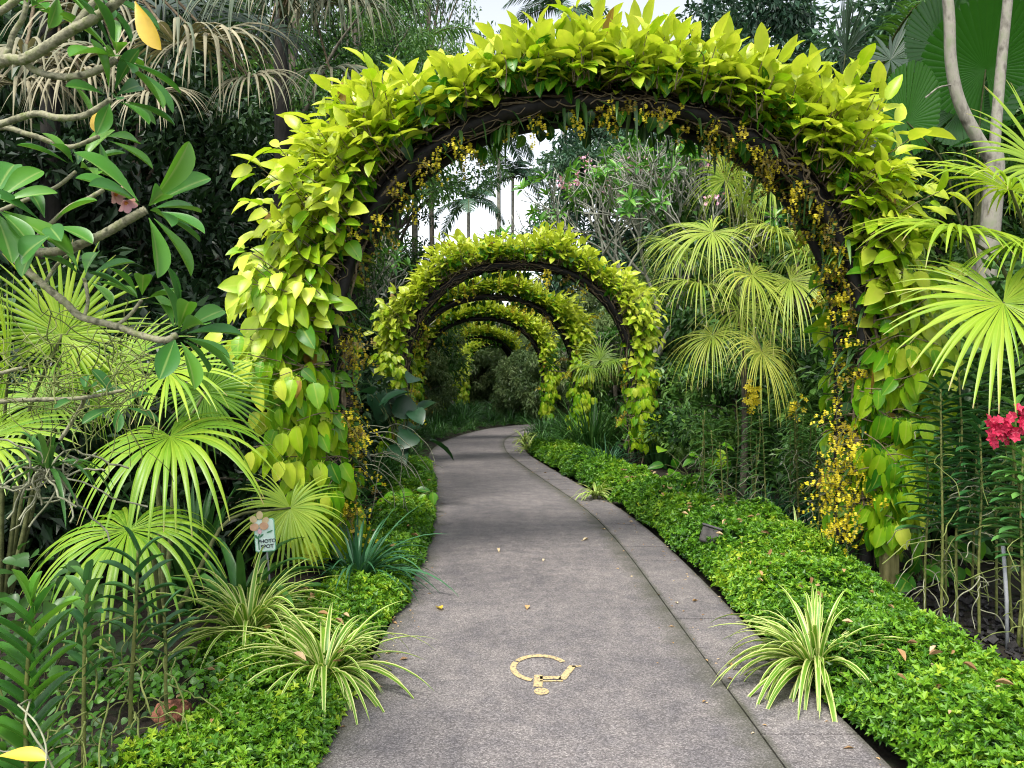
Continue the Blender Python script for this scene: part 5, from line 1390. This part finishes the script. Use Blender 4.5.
def stone(name, label, c, r, seed, mat, sq=(1, .8, .6)):
    rng = np.random.default_rng(seed); nu, nv = 28, 16; V = []
    for i in range(nv + 1):
        th = math.pi * i / nv
        for j in range(nu):
            ph = 2 * math.pi * j / nu; d = np.array([math.sin(th) * math.cos(ph), math.sin(th) * math.sin(ph), math.cos(th)])
            k = 1 + .16 * float(lump(d[0] * 2, d[1] * 2 + d[2] * 3, seed, .7)) + .05 * float(lump(d[0] * 6, d[1] * 6 - d[2] * 5, seed + 1, .5))
            V.append(np.array(c) + d * r * k * np.array(sq))
    q = [(i * nu + j, i * nu + (j + 1) % nu, (i + 1) * nu + (j + 1) % nu, (i + 1) * nu + j) for i in range(nv) for j in range(nu)]
    mb = MB(); mb.add(V, q); single(name, mb, M[mat], label, "stone", tuple(c))
stone("stone", "rough reddish brown stone at the corner of the feathery carpet", at(172, 727, 3.55) * [1, 1, 0] + [0, 0, .07], .085, 611, 'stone_red', (1.05, .8, .75))
stone("stone", "dark grey flat stone in front of the reddish one", at(166, 742, 3.42) * [1, 1, 0] + [0, 0, .03], .08, 612, 'stone_grey', (1.1, .7, .5))
# dark grey box half sunk into the clipped carpet
t = thing("grey_block", "small dark grey angular block poking out of the clipped carpet by the edging slabs", "block", (1.66, 6.5, .27))
t.rotation_euler = (R(-18), R(14), R(-22))
def bevel_box(mb, sx, sy, sz, b, z0=0):
    V = []
    for z, k in ((z0, 0), (z0 + b, 1), (z0 + sz - b, 1), (z0 + sz, 0)):
        m = b * (1 - k)
        X, Y = sx / 2 - m, sy / 2 - m
        V += [(X - b, -Y, z), (X, -Y + b, z), (X, Y - b, z), (X - b, Y, z), (-X + b, Y, z), (-X, Y - b, z), (-X, -Y + b, z), (-X + b, -Y, z)]
    q = [(i * 8 + k, i * 8 + (k + 1) % 8, i * 8 + 8 + (k + 1) % 8, i * 8 + 8 + k) for i in range(3) for k in range(8)]
    n = len(V); V += [(0, 0, z0), (0, 0, z0 + sz)]
    mb.add(V, q, [(n, (k + 1) % 8, k) for k in range(8)] + [(n + 1, 24 + k, 24 + (k + 1) % 8) for k in range(8)])
mb = MB(); bevel_box(mb, .15, .12, .13, .008, -.04); part("body", mb, M['stone_grey'], t, smooth=False)
mb = MB(); bevel_box(mb, .17, .14, .018, .005, .092); part("top_slab", mb, M['grey_box'], t, smooth=False)
# grey stake among the orchids
mb = MB(); p = gpos(1008, 650); tube(mb, [p - [0, 0, .1], p + [-.005, 0, .3], p + [-.02, .01, .62]], .011, 8)
single("thin_stake", mb, M['pipe_grey'], "thin grey stake standing among the orchid canes over the mulch", "stake", tuple(p))
# black mulch chips
rng = np.random.default_rng(621); mb = MB()
for i in range(900):
    x, y = rng.uniform(2.35, 3.6), rng.uniform(3.6, 6.0)
    if x < 2.35 + .15 * (y - 4): continue
    box(mb, (x, y, .015 + rng.uniform(0, .035)), rng.uniform(.012, .055, 3) * [1, 1, .4], rotmat(*rng.uniform(-.7, .7, 2), rng.uniform(0, 6)))
single("mulch", mb, M['mulch'], "black mulch chips under the orchid canes", None, (0, 0, 0), kind="stuff", smooth=False)

# small leaf litter along the rims of the path
rng = np.random.default_rng(631); mb = MB(); n = 420
y = rng.uniform(2.6, 16, n) ** 1.0; sd = rng.integers(0, 3, n)
x = np.where(sd == 0, pl(y) + np.abs(rng.normal(0, .09, n)), np.where(sd == 1, pr(y) - np.abs(rng.normal(0, .12, n)), pr(y) - BAND + rng.normal(0, .1, n)))
a = rng.uniform(0, 6.28, n); l = rng.uniform(.008, .034, n) * np.where(rng.random(n) < .1, 1.8, 1)
leaves(mb, T_SMALL, np.stack([x, y, np.full(n, .0235)], -1), np.stack([np.cos(a), np.sin(a), rng.uniform(0, .15, n)], -1), np.array([[0, .1, 1.]]) + rng.normal(0, .15, (n, 3)), l, l * rng.uniform(.25, .7, n), rng.uniform(0, 1, n))
single("leaf_litter", mb, M['dry_leaf'], "crumbs of dry leaf along the rims of the path", None, (0, 0, 0), kind="stuff", smooth=False)

# dead leaves caught on the clipped carpets and the bare soil
mb = MB(); n = 150; y = rng.uniform(2.5, 11, n); sd = rng.random(n) < .65
x = np.where(sd, pr(y) + rng.uniform(.1, .75, n), pl(y) - rng.uniform(.05, .8, n))
z = np.where(sd, np.where(y > 6, .40, .31), .22) + rng.uniform(-.05, .03, n)
l = rng.uniform(.03, .075, n)
leaves(mb, grid_leaf([(0, .05), (.2, .6), (.5, 1), (.8, .6), (1, .03)], .6, -.15), np.stack([x, y, z], -1), rng.normal(size=(n, 3)) * [1, 1, .3], np.array([[0, 0, 1.]]) + rng.normal(0, .3, (n, 3)), l, l * rng.uniform(.3, .55, n), rng.uniform(0, .9, n))
single("leaf_litter", mb, M['dry_leaf'], "dead leaves caught on the green carpets beside the path", None, (0, 0, 0), kind="stuff", smooth=False)
